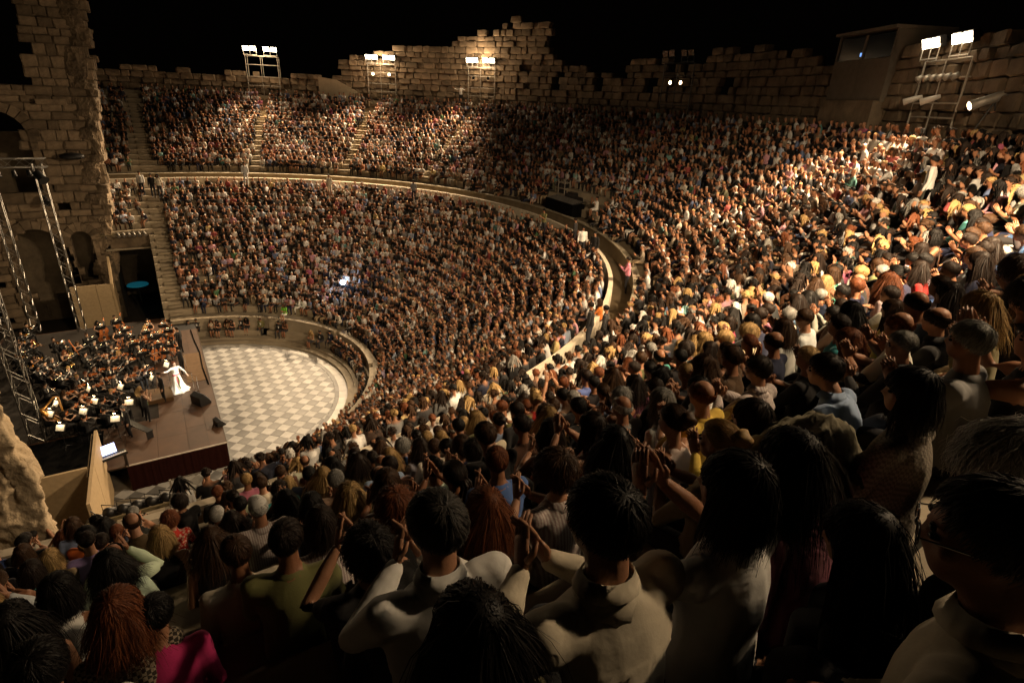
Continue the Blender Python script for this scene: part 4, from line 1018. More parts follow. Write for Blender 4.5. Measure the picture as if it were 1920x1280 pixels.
# head in the picture, pose, sex, head turn, sleeve, hair, hair colour, cloth colour, special cloth, label
HEROES = [
 (1612,1010,'lap','f',.2,'long','long','black','black',None,'person with long black hair and black clothes added to darken the gap beside the glasses',1.,{'hi':1,'depth':1.7}),  # added dark figure that hides a pale lit step
 (1850,1010,'lap','m',.40,'long','thin','grey','cream',None,'large dark haired head with glasses over an off white shirt, at the lower right corner',1.06,{'hi':1,'glasses':1,'depth':1.06,'dark':1}),
 (1885,880,'lap','f',.3,'long','curly','white','charcoal',None,'fluffy white haired head at the right edge above the big dark head',.98,{'hi':1}),
 (1705,735,'folded','f',.5,'long','bob','black','beige',KNIT,'person with black hair in a coarse grey beige knitted cardigan',1.03,{'hi':1}),
 (1815,640,'clap_chest','m',.25,'short','short','grey','grey',None,'grey haired person in a loose grey shirt with deep folds',1.04,{'hi':1}),
 (1688,648,'clap_chest','m',.4,'long','crop','grey','charcoal',None,'person with cropped grey hair and a dark jacket over a pale collar',1.,{'hi':1}),
 (1480,860,'lap','f',.2,'half','long','black','pink',mat('mauve_satin',(.42,.16,.22),.35,vary=.15,spec=.6,bump=.3,bscale=9),'person with long black hair in a shiny mauve satin top',1.03,{'hi':1}),
 (1375,915,'clap_high','f',.35,'short','bob','black','white',None,'person with black bobbed hair in a white t-shirt clapping with raised arms',1.08,{'hi':1}),
 (1130,975,'clap_chest','m',.12,'long','short','black','cream',None,'person with thick black hair in a creased cream shirt seen squarely from behind',1.15,{'hi':1}),
 (815,985,'clap_chest','m',.35,'long','short','grey','white',None,'person with wiry dark grey hair in a creased white shirt, clapping',1.18,{'hi':1,'dark':1}),
 (885,1180,'lap','f',.1,'half','long','black','black',FLORAL,'person with smooth black hair in a black floral dress low in front',1.,{'hi':1}),
 (690,1030,'clap_high','f',.1,'none','curly','black','black',None,'person with a mass of black curls and bare arms clapping beside the face',1.02,{'hi':1}),
 (1545,695,'lean','m',.3,'long','short','dark brown','light blue',None,'dark haired person leaning forward in a blue shirt',1.03,{'hi':1}),
 (1420,692,'clap_chest','m',.2,'long','short','dark brown','pink',STRIPE,'dark haired person in a pale pink striped shirt',1.02,{'hi':1}),
 (1345,828,'clap_chest','f',.1,'short','updo','blonde','beige',None,'blonde person with hair twisted up behind, beside the yellow collar',1.,{'hi':1}),
 (1408,785,'clap_chest','f',.25,'long','bob','dark brown','yellow',None,'person with dark brown bobbed hair and a yellow green collar',1.,{'hi':1}),
 (222,1145,'clap_low','f',-.25,'half','wavy','auburn','beige',CHECK,'person with wavy chestnut hair in a beige net weave top with dark dots',1.03,{'hi':1}),
 (292,1150,'lap','f',-.2,'long','short','black','magenta',None,'person in a bright magenta top next to the wavy chestnut hair',.92,{}),
 (110,1105,'lap','f',-.3,'none','bob','black','white',None,'person with black hair in a white tank top with bare shoulders',1.06,{'hi':1}),
 (60,1068,'lap','f',-.3,'short','bob','dark brown','turquoise',None,'dark haired person with a turquoise green top at the left edge',1.,{}),
 (190,1015,'clap_low','m',-.3,'short','short','dark brown','lilac',None,'person in a lilac shirt with short dark hair near the platform rail',1.03,{}),
 (318,972,'clap_low','f',.1,'short','curly','auburn','red',REDPR,'curly red haired person in a red and white leaf print top beside the rail',1.05,{}),
 (300,1005,'lap','f',.3,'none','bob','blonde','black',None,'blonde person with bare tanned back and shoulders below the red print top',1.05,{}),
 (395,1010,'lap','f',.0,'none','long','brown','black',None,'person with long straight brown hair over the bare back beside the dark stair',1.03,{}),
 (442,1035,'lap','m',.2,'short','short','brown','cream',None,'person with tousled sandy hair and a pale bag strap near the dark stair',1.03,{}),
 (75,1255,'lap','m',-.1,'short','short','black','white',None,'dark head over a crumpled white shirt at the bottom left corner',1.03,{'hi':1}),
 (22,1165,'lap','f',-.2,'none','long','black','black',None,'person with long black hair and one bare arm cut by the left edge',1.03,{}),
 (165,1022,'lap','f',-.2,'short','updo','blonde','charcoal',None,'blonde person with pinned up hair just behind the rail',1.,{}),
 (95,1045,'clap_low','f',-.3,'short','bob','blonde','beige',None,'person with light blonde bobbed hair behind the photographer',1.,{}),
 (910,952,'clap_chest','f',.0,'short','long','auburn','black',None,'person with very long reddish brown hair beside the white shirted clapper',1.03,{'hi':1}),
 (1165,762,'clap_chest','m',.2,'short','rim','white','grey',None,'balding person with white side hair in the middle of the dark rows',1.05,{}),
 (1755,600,'clap_chest','m',.3,'long','rim','dark brown','black',None,'bald brown head with a dark rim of hair left of the grey shirt',1.03,{'hi':1}),
 (1240,752,'lap','f',.1,'short','bob','grey','white',None,'person with a smooth grey bob and a white blouse',1.03,{}),
 (1308,728,'clap_chest','m',.2,'long','short','black','white',None,'black haired person in a bright white shirt right of the grey bob',1.03,{}),
 (1672,580,'clap_chest','f',.2,'short','long','brown','yellow',None,'person in a vivid yellow top among the right hand crowd',1.03,{}),
 (1425,590,'lean','f',.3,'half','short','dark brown','pink',None,'person in a coral pink top leaning forward in the brighter rows',1.05,{}),
 (1478,592,'clap_chest','m',.2,'short','short','grey','cream',None,'grey haired person with a cream collar behind the coral pink top',1.05,{}),
 (484,952,'clap_low','m',.0,'short','crop','white','grey',STRIPE,'person in a white cap and striped grey shirt near the bottom of the steps',1.08,{'cap':1}),
 (600,978,'lap','f',.2,'long','bob','dark brown','pink',STRIPE,'dark haired person in a pale striped blouse in the lower middle',1.03,{}),
 (716,868,'clap_low','m',.1,'short','rim','grey','light blue',None,'bald headed person in a pale blue shirt above the black curls',1.06,{}),
 (712,892,'lap','m',.1,'short','rim','dark brown','cream',None,'balding dark head just below the bald pale blue shirt',1.04,{}),
 (838,840,'lap','m',.2,'short','short','black','white',None,'black haired person in a clean white shirt in the lower middle rows',1.05,{}),
 (1040,880,'clap_chest','f',.3,'none','curly','brown','red',STRIPE,'person with a round mop of brown curls in the dark middle rows',1.03,{'hi':1}),
 (1110,800,'clap_high','f',.3,'none','bob','dark brown','red',REDPR,'person in a red patterned sleeveless top with bare raised arms',1.05,{}),
 (655,930,'lap','f',.1,'short','wavy','blonde','black',None,'person with bushy blonde hair left of the balding dark head',1.05,{}),
 (740,950,'lap','f',.1,'short','curly','auburn','black',None,'person with curly auburn hair in the dark lower middle',1.03,{}),
 (1450,640,'clap_chest','m',.3,'short','rim','dark brown','navy',None,'bald tanned head over a dark navy shirt in the middle right rows',1.05,{}),
 (1590,640,'lap','f',.2,'half','wavy','auburn','beige',None,'person with thick auburn hair right of the blue shirt',1.05,{'hi':1}),
 (1945,640,'clap_over','m',.4,'none','short','dark brown','black',None,'person with hands raised at the far right edge',1.05,{}),
 (540,905,'lap','f',.0,'short','bob','blonde','charcoal',None,'person with a neat blonde bob at the edge of the lower middle crowd',1.05,{}),
 (490,905,'lap','m',.0,'short','short','brown','cream',None,'brown haired person in a cream shirt next to the orchestra edge',1.05,{}),
]
for n, (px, py, pose, sex, yaw, sl, hs, hcn, tc, cloth, label, sc, op) in enumerate(HEROES):
    hi = 'hi' in op
    if hi and sl == 'none' and tc != 'white': sl = 'short'
    me, J = person_mesh(pose, sex, yaw, sl, 'long', voxel=.0125 if hi else .017, target=20000 if hi else 3000, folds=.0048 if hi else .006, seed=50+n, mats=body_mats(cloth), neckline=0, pleat=.475 if hi and sex == 'm' else 0., stout=1.07 if hi and sex == 'm' else 1.)
    me.name = 'person'
    in_low = py < 930 and px < 760
    head = row_point(px, py, LOW+UPP if px > 460 else UPP, sc) if 'depth' not in op else CAM_P + ray(px, py)*op['depth']
    rz = facing(head.x, head.y) + float(RNG.uniform(-.08,.08))
    o = put(me, J, head, rz, sc); tag(o, label, 'person', 'audience members in the nearest rows')
    colors(o, skin_tone(RNG), TOPS[tc], (.03,.03,.035)); USED.add((hs, hcn, tc))
    hair = hair_mesh(hs, 900+n, n=5000 if hs in ('short','thin','rim','crop','curly') else 4200, seg=3 if hs in ('short','thin','rim','crop') else 5, width=.0016 if hs != 'rim' else .0014) if hi else None
    h = add_hair(o, J, hs, (.05,.045,.04) if 'dark' in op else HAIRC[hcn], hair)
    if sl == 'long' and sex == 'm':                                    # shirt collar
        m = MB(); nk = J['neck']; ring = []
        for j in range(17):
            w = PI*2*j/16+PI/2; op_ = 1.
            ring.append((nk+V3(.070*math.cos(w), .068*math.sin(w)+.002, -.004-.02*math.sin(w)), nk+V3(.064*math.cos(w), .061*math.sin(w), .040-.012*math.sin(w)), nk+V3(.086*math.cos(w), .083*math.sin(w), -.006-.016*math.sin(w))))
        V = [q for r3 in ring for q in r3]; F = [(3*j+a, 3*j+3+a, 3*j+4+a, 3*j+1+a) for j in range(16) for a in (0,1)]
        m.add(V, F); c = m.build('collar', cloth or TOP, o, True); c['top_color'] = TOPS[tc]
    if 'glasses' in op:
        m = MB(); R = J['R']; hd = J['head']
        for s in (1,-1):
            m.tube([hd+R@V3(s*.034+.027*math.cos(q), .106, -.004+.02*math.sin(q)) for q in np.linspace(0,6.28,13)], .0022, 5, cap=False)
            m.tube([hd+R@V3(s*.062,.104,.002), hd+R@V3(s*.079,.01,.006)], .002, 5)
        m.tube([hd+R@V3(-.008,.108,0), hd+R@V3(.008,.108,0)], .002, 5); m.build('glasses', SILVER, o)
    if 'cap' in op:
        m = MB(); m.ball((0,-.01,.055),(.086,.104,.075),16,8); m.prism([(.07*math.cos(q),.08+.085*math.sin(q)) for q in np.linspace(0,PI,10)], .045, .055); m.v = [v @ J['R'].T + J['head'] for v in m.v]
        c = m.build('cap', mat('white_cotton_cap', (.72,.7,.66), .9), o, True)

# variants for the rest of the near rows
VAR = []
for k, (pose, sex, yaw, sl, lg, st, nl) in enumerate([('clap_chest','m',.15,'short','long',1.,0),('clap_low','m',-.2,'short','long',1.1,0),('lap','m',.3,'long','long',1.,0),('clap_high','m',.0,'long','long',1.,0),('folded','m',-.35,'short','long',1.08,0),('lean','m',.1,'long','long',1.,0),
        ('clap_chest','f',-.15,'none','bare',1.,0),('clap_low','f',.25,'short','bare',1.,0),('lap','f',-.3,'short','long',1.,0),('clap_high','f',.1,'half','long',1.,0),('clap_over','f',.2,'short','long',1.,0),('lean','f',-.1,'half','long',1.05,0),('photo','m',.0,'short','long',1.,0)]):
    me, J = person_mesh(pose, sex, yaw, sl, lg, voxel=.017, target=2600, folds=.009, seed=k, stout=st, neckline=nl); VAR.append((me, J, pose, sex, sl))
POSE_T = {'clap_chest':'clapping','clap_low':'clapping low','lap':'hands resting','clap_high':'clapping high','folded':'arms folded','lean':'leaning forward','clap_over':'clapping overhead','photo':'hands raised'}
GARM = {'short':'short sleeved shirt','long':'long sleeved shirt','none':'sleeveless top','half':'half sleeved blouse'}
STY_T = {'short':'short {} hair','crop':'cropped {} hair','bob':'a {} bob','long':'long {} hair','curly':'curly {} hair','updo':'pinned up {} hair','pony':'a {} ponytail','wavy':'wavy {} hair','rim':'balding {} hair','thin':'combed back {} hair'}
def look(sex):
    st = str(RNG.choice(['short','crop','rim','thin','curly'], p=[.48,.12,.12,.2,.08]) if sex == 'm' else RNG.choice(['bob','long','curly','updo','pony','wavy','short'], p=[.22,.2,.12,.12,.1,.16,.08]))
    return st, str(RNG.choice(HC_N, p=HC_W)), str(RNG.choice(TOP_N, p=TOP_W))
def near_ok(x, y, z, d=.36):
    for hx, hy, hz in PEOPLE:
        if abs(hx-x) < d and abs(hy-y) < d and (hx-x)**2+(hy-y)**2 < d*d and abs(hz-z-.79) < .8: return False
    return True

# people standing about, ushers, sitters on the wall, guests on the front bench
def special(pose, sex, head, rz, top, hair, hcol, label, sc=1., sl='short', lg='long', bottom=(.03,.03,.035), yaw=0., cloth=None, suit=False, target=2200, group=None, skin=None):
    me, J = person_mesh(pose, sex, yaw, sl, lg, suit=suit, voxel=.018, target=target, mats=body_mats(cloth), neckline=1 if sex == 'f' else 0)
    o = put(me, J, head, rz, sc); tag(o, label, 'person', group); colors(o, skin or skin_tone(RNG), top, bottom); add_hair(o, J, hair, HAIRC[hcol]); return o, J
def sp(px, py, z, pose, sex, top, hair, hcol, label, rz=None, **k):
    h = at_z(px, py, z); return special(pose, sex, h, facing(h.x, h.y) if rz is None else rz, TOPS[top], hair, hcol, label, **k)
hp = CAM_P + ray(1752,300)*15.0
special('stand_down','m', hp, facing(hp.x,hp.y)-.3, TOPS['white'], 'short','black','person in a white shirt standing among the seated rows at the right, back turned', 1.02, 'long', bottom=(.05,.055,.045))
sp(1136,578,10.78,'stand_down','m','charcoal','short','black','dark suited usher on the walkway at the end of the pale parapet, on the right', sl='long')
sp(1108,572,10.78,'stand_down','m','black','short','dark brown','dark suited usher standing at the end of the pale parapet, on the left', sl='long')
sp(1124,565,10.3,'clap_chest','f','orange','bob','brown','person in a glowing orange top between the two dark ushers', sl='short')
sp(1178,486,10.75,'stand_clap','m','pink','short','dark brown','person in a pale pink shirt standing at the curb of the walkway', bottom=(.02,.02,.025), sl='long')
sp(1119,372,11.50,'photo','f','white','updo','dark brown','person in a white dress holding up a camera beside the mixing desk', lg='bare', bottom=TOPS['white'], rz=1.4)
sp(1079,412,10.75,'stand_down','m','charcoal','short','dark brown','usher in a dark suit on the walkway below the mixing desk', sl='long', rz=.6)
sp(1094,428,10.75,'stand_down','m','white','short','black','person in a long white shirt walking along the walkway below the mixing desk', sl='long', rz=2.6)
sp(1116,438,10.75,'stand_down','m','black','short','black','person dressed in black standing where the walkway bends', sl='long', rz=2.)
sp(1063,322,12.3,'lap','m','white','short','dark brown','technician in a white shirt sitting above the equipment rack', rz=1.6)
sp(1020,395,10.7,'stand_clap','m','olive','short','black','person in an olive shirt standing left of the mixing desk', rz=1.8)
sp(260,324,10.75,'stand_down','m','white','short','dark brown','person in a white shirt standing on the far walkway near the left end', rz=3.1, sl='long')
sp(281,328,10.75,'stand_down','m','black','short','black','person in black beside the white shirt on the far walkway', rz=2.9, sl='long')
sp(294,329,10.75,'stand_down','f','cream','bob','black','person in a cream top on the far walkway by the stair head', rz=2.9)
sp(457,307,11.6,'stand_down','m','white','short','brown','person all in white standing at the foot of the upper stair', rz=2.8, sl='long', bottom=(.6,.58,.55))
sp(616,330,10.75,'stand_down','f','cream','updo','dark brown','person in a cream dress standing on the far walkway', rz=2.6, lg='bare', bottom=TOPS['cream'])
sp(775,340,10.75,'stand_down','m','grey','short','black','person in grey sitting on the podium edge of the far walkway', rz=2.4)
hp = at_z(849,150,17.95); 
special('stand_arms','m', (28.0,20.5,18.05), 2.2, TOPS['white'], 'short','dark brown','brightly lit person in white standing on the top wall by the third tower', sl='long')
special('lap','m',(29.4,20.1,17.3), 2.2, TOPS['red'],'short','brown','person in red sitting on the top wall beside the lit white figure')
for px, py, col, hr, hc, lb in ((1611,224,'white','bob','brown','bare armed person in a white top, leftmost of the four sitters on the wall'),(1637,204,'brown','short','brown','person in a brown top, rearmost of the four sitters on the top wall'),(1650,212,'black','long','dark brown','person in black, second from the right on the top wall'),(1664,216,'black','long','blonde','long haired blonde person, rightmost of the sitters on the top wall')):
    h = CAM_P + ray(px, py)*27.5; special('lean','f' if hr != 'short' else 'm', h, 1.3, TOPS[col], hr, hc, lb)
h = Vector((24.9,-25.2,17.98)); special('stand_play','m', h, .9, TOPS['black'], 'short','black','dark figure operating the follow spot at the upper right', sl='long')
h = at_z(62,1003,6.95); o, J = special('photo','m', h, -.4, TOPS['black'],'short','black','photographer holding a camera with a long lens up over the near rail', sc=1.05, sl='short', yaw=-.3)
t = thing('camera', 'black camera with a long lens and small blue screen held up by the photographer', 'camera'); c = Vector(h)+Vector((.10,.36,.02))
m = MB(); m.box(tuple(c),(.15,.07,.11), rz=-.4); m.build('body', BLACKM, t)
m = MB(); m.tube([c+Vector((.02,.03,0)), c+Vector((.14,.26,.06))], [.042,.05], 10); m.build('lens', BLACKM, t, True)
m = MB(); m.box(tuple(c+Vector((-.018,-.04,0))),(.07,.006,.05), rz=-.4); m.build('screen', SCREEN_B, t)
BENCH = [(352,603,'m','charcoal','short','dark brown','dark suited guest, leftmost on the far bench'),(367,600,'m','charcoal','short','black','dark suited guest second from the left on the far bench'),(395,601,'f','cream','bob','brown','guest in a cream outfit with crossed legs on the far bench'),
 (406,602,'f','black','bob','black','guest in a black dress next to the cream outfit on the far bench'),(425,600,'f','beige','long','brown','guest in a beige blouse in the middle of the far bench'),(433,601,'f','black','bob','dark brown','guest in black leaning to the beige blouse on the far bench'),
 (450,596,'m','charcoal','short','grey','grey haired guest in a dark suit on the far bench'),(461,597,'f','black','long','black','long haired guest in black, clapping on the far bench'),(487,598,'m','olive','short','brown','guest in an olive suit at the bench end'),(521,604,'m','black','short','black','guest in a black suit on the second bench, legs stretched out'),
 (533,603,'f','brown','bob','brown','guest in a brown dress on the second bench'),(582,622,'f','beige','long','blonde','guest in a pale dress alone on the second bench'),(599,622,'m','black','short','dark brown','guest in a black suit at the second bench end'),(617,622,'m','navy','short','black','guest in a navy suit at the second bench end')]
for px, py, sx, tc, hr, hc, lb in BENCH:
    h = at_z(px, py, 1.46); special('clap_low' if sx == 'f' else 'lap', sx, h, facing(h.x,h.y), TOPS[tc], hr, hc, lb, sl='long' if sx == 'm' else 'none', suit=sx == 'm', lg='bare' if sx == 'f' else 'long', group='guests on the front benches', target=1500)
h = at_z(531,572,2.75); special('clap_low','f',h,facing(h.x,h.y),(.14,.42,.03),'bob','brown','guest in a bright lime green top in the lowest row', lg='bare', bottom=(.5,.48,.4))
# camera flash in the lower tier
t = thing('camera_flash', 'blinding blue white camera flash among the seats of the lower tier', 'camera'); p = Vector((11.53,7.26,3.93))
m = MB(); m.box((p.x+.03,p.y+.03,p.z),(.13,.05,.09), rz=.9); m.build('body', BLACKM, t)
m = MB(); m.ball(tuple(p+Vector((-.02,-.04,.03))),(.19,.19,.19),10,7); m.build('flash', mat('flash_glare', (.7,.8,1), .3, emit=25., ecol=(.5,.7,1)), t)  # ball far larger than a flash tube, shaped as the flash's glare
point('flash_light', p+Vector((-.3,-.5,.25)), 50., (.4,.6,1.), .08, t)

# the ~200 seats nearest to the camera: each person an object of its own
vis = []
rest = []
for s in SEATS:
    x, y, z = s[:3]; px, py, d = project((x, y, z+.6))
    if d < .3 or not (-140 < px < 2060 and -60 < py < 1500): continue
    if math.dist((x,y), CAM_P[:2]) < .62 or d < (3.05 if px > 560 or px < 380 else 2.3): continue
    hx, hy, _ = project((x, y, z+.75))
    if any(a < hx < c and b < hy < e for a, b, c, e in ((280,955,400,1075),(455,925,515,985),(250,1080,345,1195),(60,1050,150,1110),(640,1040,960,1290))): continue
    vis.append((d, s))
vis.sort(key=lambda q: q[0])
N_IND = 205; cnt = 0
for d, s in vis:
    x, y, z, tier, row = s
    if not near_ok(x, y, z): continue
    if cnt < N_IND:
        me, J, pose, sex, sl = VAR[int(RNG.choice(len(VAR), p=[.16,.13,.11,.04,.06,.06,.12,.1,.11,.03,.01,.06,.01]))]
        for _ in range(200):
            st, hc, tc = look(sex)
            if 380 < project((x,y,z+.6))[0] < 760 and d < 4.6: hc = str(RNG.choice(['black','dark brown','brown'])); tc = str(RNG.choice(['black','charcoal','navy','brown','olive']))  # dark hair and clothes put the shade of this corner into the colours
            if (st, hc, tc) not in USED: break
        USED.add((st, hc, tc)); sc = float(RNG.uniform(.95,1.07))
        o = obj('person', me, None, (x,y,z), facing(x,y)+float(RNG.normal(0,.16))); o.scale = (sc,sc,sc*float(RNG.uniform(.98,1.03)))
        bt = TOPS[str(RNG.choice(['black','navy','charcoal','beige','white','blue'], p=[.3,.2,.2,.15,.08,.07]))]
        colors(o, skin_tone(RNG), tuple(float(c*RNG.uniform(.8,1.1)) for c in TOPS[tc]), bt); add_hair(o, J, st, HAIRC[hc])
        art = 'an' if tc[0] in 'ao' else 'a'
        tag(o, f"person with {STY_T[st].format(hc)} in {art} {tc} {GARM[sl]}, {POSE_T[pose]}", 'person', 'audience members in the nearest rows'); cnt += 1
    else: rest.append((d, s))

# ------------------------------------------------------------------ the rest of the audience: one mass of several thousand people
def template(pose, sex, hs, target, sub, nst, yaw):
    J = skeleton(pose, sex, yaw); mb = body_shape(J, 'short' if RNG.random() < .6 else 'long', 'bare' if sex == 'f' and RNG.random() < .4 else 'long', n=10, suit=RNG.random() < .15, neckline=1)
    co, r, vl = skin_over(mb, .026, target, 2); nt = []
    r.calc_loop_triangles(); T = [tuple(t.vertices) for t in r.loop_triangles]
    V = [co]; L = [vl]; n = len(co); bpy.data.meshes.remove(r)
    def app(v, f, lab):
        nonlocal n
        V.append(np.asarray(v)); L.append(np.full(len(v), lab))
        for q in f:
            for i in range(1, len(q)-1): T.append((q[0]+n, q[i]+n, q[i+1]+n))
        n += len(v)
    for w, e in zip(J['wr'], J['el']):
        d = (w-e)/np.linalg.norm(w-e); d = d*.4+V3(0,.3,.7) if 'clap' in pose else d
        m = MB(); m.tube([w-d*.01, w+d*.06, w+d*.15], [.028,.042,.018], 5); app(m.v[0], m.f, SKIN_L)
    if sub:
        hm = hair_mesh(hs, int(RNG.integers(999)), n=nst, seg=3, width=.03, sub=sub)
        hv = np.array([v.co[:] for v in hm.vertices]); app(hv @ J['R'].T + J['head'], [tuple(p.vertices) for p in hm.polygons], 6); bpy.data.meshes.remove(hm)
    return np.concatenate(V).astype(np.float32), np.array(T, np.int32), np.concatenate(L)
def crowd(people, temps):
    VV, TT, CC = [], [], []; off = 0
    which = RNG.integers(0, len(temps), len(people))
    for k, (tv, tt, tl) in enumerate(temps):
        ids = np.nonzero(which == k)[0]
        if not len(ids): continue
        P = np.array([people[i][:3] for i in ids]); rz = np.array([facing(p[0],p[1]) for p in P]) + RNG.normal(0,.34,len(ids)); sc = RNG.normal(1.,.05,len(ids)).clip(.84,1.12)
        c, s = np.cos(rz), np.sin(rz); v = tv[None]*sc[:,None,None]*RNG.uniform(.97,1.03,(len(ids),1,3))
        X = np.stack([v[...,0]*c[:,None]-v[...,1]*s[:,None], v[...,0]*s[:,None]+v[...,1]*c[:,None], v[...,2]], -1) + P[:,None]
        pal = np.zeros((len(ids),7,3))
        for q in range(len(ids)):
            dark = len(people[ids[q]]) > 3 and people[ids[q]][3] == 'bench'
            pal[q,0] = skin_tone(RNG); pal[q,1] = np.array(TOPS[str(RNG.choice(TOP_N, p=TOP_W))])*RNG.uniform(.55,1.12) if not dark else (.02,.02,.024)
            pal[q,2] = TOPS[str(RNG.choice(['black','navy','charcoal','beige','white','brown'], p=[.33,.17,.2,.14,.08,.08]))]; pal[q,3] = .02; pal[q,4] = .015; pal[q,5] = .72; pal[q,6] = HAIRC[str(RNG.choice(HC_N, p=HC_W))]; g = pal[q,1].mean(); pal[q,1] = pal[q,1]*.62+g*.38
        col = pal[:, tl]; n = len(ids)*len(tv)
        VV.append(X.reshape(-1,3)); CC.append(col.reshape(-1,3)); TT.append((tt[None] + (np.arange(len(ids))*len(tv))[:,None,None]).reshape(-1,3)+off); off += n
    return np.concatenate(VV), np.concatenate(TT), np.concatenate(CC)
COMBO = [('clap_chest','m','short',.2),('clap_low','m','rim',-.2),('lap','m','thin',.3),('lap','f','long',.1),('lap','f','bob',-.2),('folded','m','short',0.),('clap_chest','f','curly',.2),('lean','f','wavy',-.1),('clap_low','f','updo',0.),('clap_low','m','crop',-.1),('folded','f','bob',0.),('lap','f','long',.2)]
T_NEAR = [template(p, s, h, 460, 2, 46, y) for p, s, h, y in COMBO]
T_FAR = [template(p, s, h, 190, 1, 0, y) for p, s, h, y in COMBO]
bench = []
for a in np.arange(17, -74, -2.7):
    if any(abs(a-g) < 2.6 for g in gaps) or (a < -52 and RNG.random() < .3): continue
    r = 10.16; bench.append((r*math.cos(math.radians(a)), r*math.sin(math.radians(a)), .66, 'bench'))
near = [s for d, s in rest if d < 21]; far = [s for d, s in rest if d >= 21] + [b for b in bench]
(aV,aT,aC), (bV,bT,bC) = crowd(near, T_NEAR), crowd(far, T_FAR)
print('CROWD', len(near), len(far), len(aT), len(bT))
V = np.concatenate([aV,bV]); T = np.concatenate([aT,bT+len(aV)]); C = np.concatenate([aC,bC])
me = bpy.data.meshes.new('audience_crowd'); me.vertices.add(len(V)); me.vertices.foreach_set('co', V.astype(np.float32).ravel())
me.loops.add(len(T)*3); me.loops.foreach_set('vertex_index', T.astype(np.int32).ravel()); me.polygons.add(len(T)); me.polygons.foreach_set('loop_start', np.arange(len(T), dtype=np.int32)*3)
me.polygons.foreach_set('use_smooth', np.ones(len(T), bool)); me.update(calc_edges=True)
at = me.attributes.new('person_color','FLOAT_COLOR','POINT'); at.data.foreach_set('color', np.c_[C, np.ones(len(C))].astype(np.float32).ravel())
me.materials.append(CROWD); tag(obj('audience_crowd', me), 'thousands of seated people filling the curved rows of both tiers', 'crowd', None, 'stuff')

# ------------------------------------------------------------------ the orchestra
def outline(n=28):
    """violin body outline of unit length along Y"""
    pts = []
    for k in range(n):
        t = k/(n-1); y = t
        w = .285*math.sin(PI*min(1,t/.47))**.6 if t < .38 else (.19+.03*math.cos((t-.48)*20) if t < .58 else .235*math.sin(PI*min(1,(1-t)/.53))**.6)
        pts.append((max(.004,w), y-.5))
    return [(w,y) for w,y in pts] + [(-w,y) for w,y in pts[::-1]]
def fiddle_parts(S, peg=True):
    """body, fingerboard, bridge, scroll, tailpiece of a violin-family instrument with body length S"""
    P = {}
    m = MB(); m.prism([(x*S,y*S) for x,y in outline()], -.055*S, .055*S); P['body'] = m.mesh('body', WOODV); fix_normals(P['body'])
    m = MB(); m.box((0,.46*S,.075*S),(.07*S,.76*S,.035*S)); P['fingerboard'] = m.mesh('fingerboard', BLACKM)
    m = MB(); m.box((0,-.08*S,.10*S),(.12*S,.012*S,.09*S)); P['bridge'] = m.mesh('bridge', PANEL)
    m = MB(); m.tube([(0,.82*S,.07*S),(0,.93*S,.05*S),(0,.97*S,.0)], [.04*S,.035*S,.05*S], 8); P['scroll'] = m.mesh('scroll', WOODV, True)
    m = MB(); m.box((0,-.30*S,.075*S),(.075*S,.28*S,.03*S)); P['tailpiece'] = m.mesh('tailpiece', BLACKM)
    if S > .5: m = MB(); m.tube([(0,-.5*S,0),(0,-.5*S-.28,0)], .008, 6); P['end_pin'] = m.mesh('end_pin', SILVER)
    return P
FID = {'violin':fiddle_parts(.36), 'viola':fiddle_parts(.41), 'cello':fiddle_parts(.76), 'double_bass':fiddle_parts(1.12)}
bow_m = MB(); bow_m.tube([(0,-.36,0),(0,.36,.012)], .006, 5); BOW = bow_m.mesh('stick', mat('bow_wood', (.10,.035,.015), .4))
bh = MB(); bh.box((0,0,-.022),(.010,.68,.003)); BOWH = bh.mesh('hair', mat('bow_hair', (.7,.66,.58), .6))
def place(kind, parts, label, cat, M, group=None):
    t = thing(kind, label, cat, group=group); t.matrix_world = M
    for nm, me in parts.items(): obj(nm, me, t)
    return t
def frame(o, up, fwd, loc):
    """matrix with +Y along UP-direction of the instrument neck, +Z its front"""
    y = Vector(up).normalized(); z = Vector(fwd); z = (z-y*z.dot(y)).normalized(); x = y.cross(z)
    M = Matrix.Identity(4)
    for i in range(3): M[i][0],M[i][1],M[i][2],M[i][3] = x[i],y[i],z[i],loc[i]
    return o @ M
def trumpet_parts():
    P = {}
    m = MB(); m.tube([(0,0,0),(0,.30,0),(0,.42,0),(0,.48,0)], [.009,.011,.03,.062], 12, cap=False); P['bell'] = m.mesh('bell', BRASS, True)
    m = MB(); m.tube([(0,.02,0),(0,.30,0),(0,.34,-.04),(0,.30,-.08),(0,.06,-.08),(0,.02,-.04),(0,.06,0)], .009, 8); P['tubing'] = m.mesh('tubing', BRASS, True)
    m = MB(); [m.tube([(0,.14+.035*i,-.10),(0,.14+.035*i,.05)], .013, 8) for i in range(3)]; P['valves'] = m.mesh('valves', BRASS, True)
    return P
def trombone_parts():
    P = {}
    m = MB(); m.tube([(.05,-.25,0),(.05,.15,0),(.05,.30,0),(.05,.38,0)], [.010,.013,.045,.10], 14, cap=False); P['bell'] = m.mesh('bell', BRASS, True)
    m = MB(); m.tube([(0,0,0),(0,.75,0),(-.03,.80,0),(-.07,.75,0),(-.07,.1,0)], .009, 8); P['slide'] = m.mesh('slide', BRASS, True)
    m = MB(); m.tube([(.05,-.25,0),(.02,-.30,0),(0,-.2,0),(0,0,0)], .010, 8); P['tuning_bow'] = m.mesh('tuning_bow', BRASS, True)
    return P
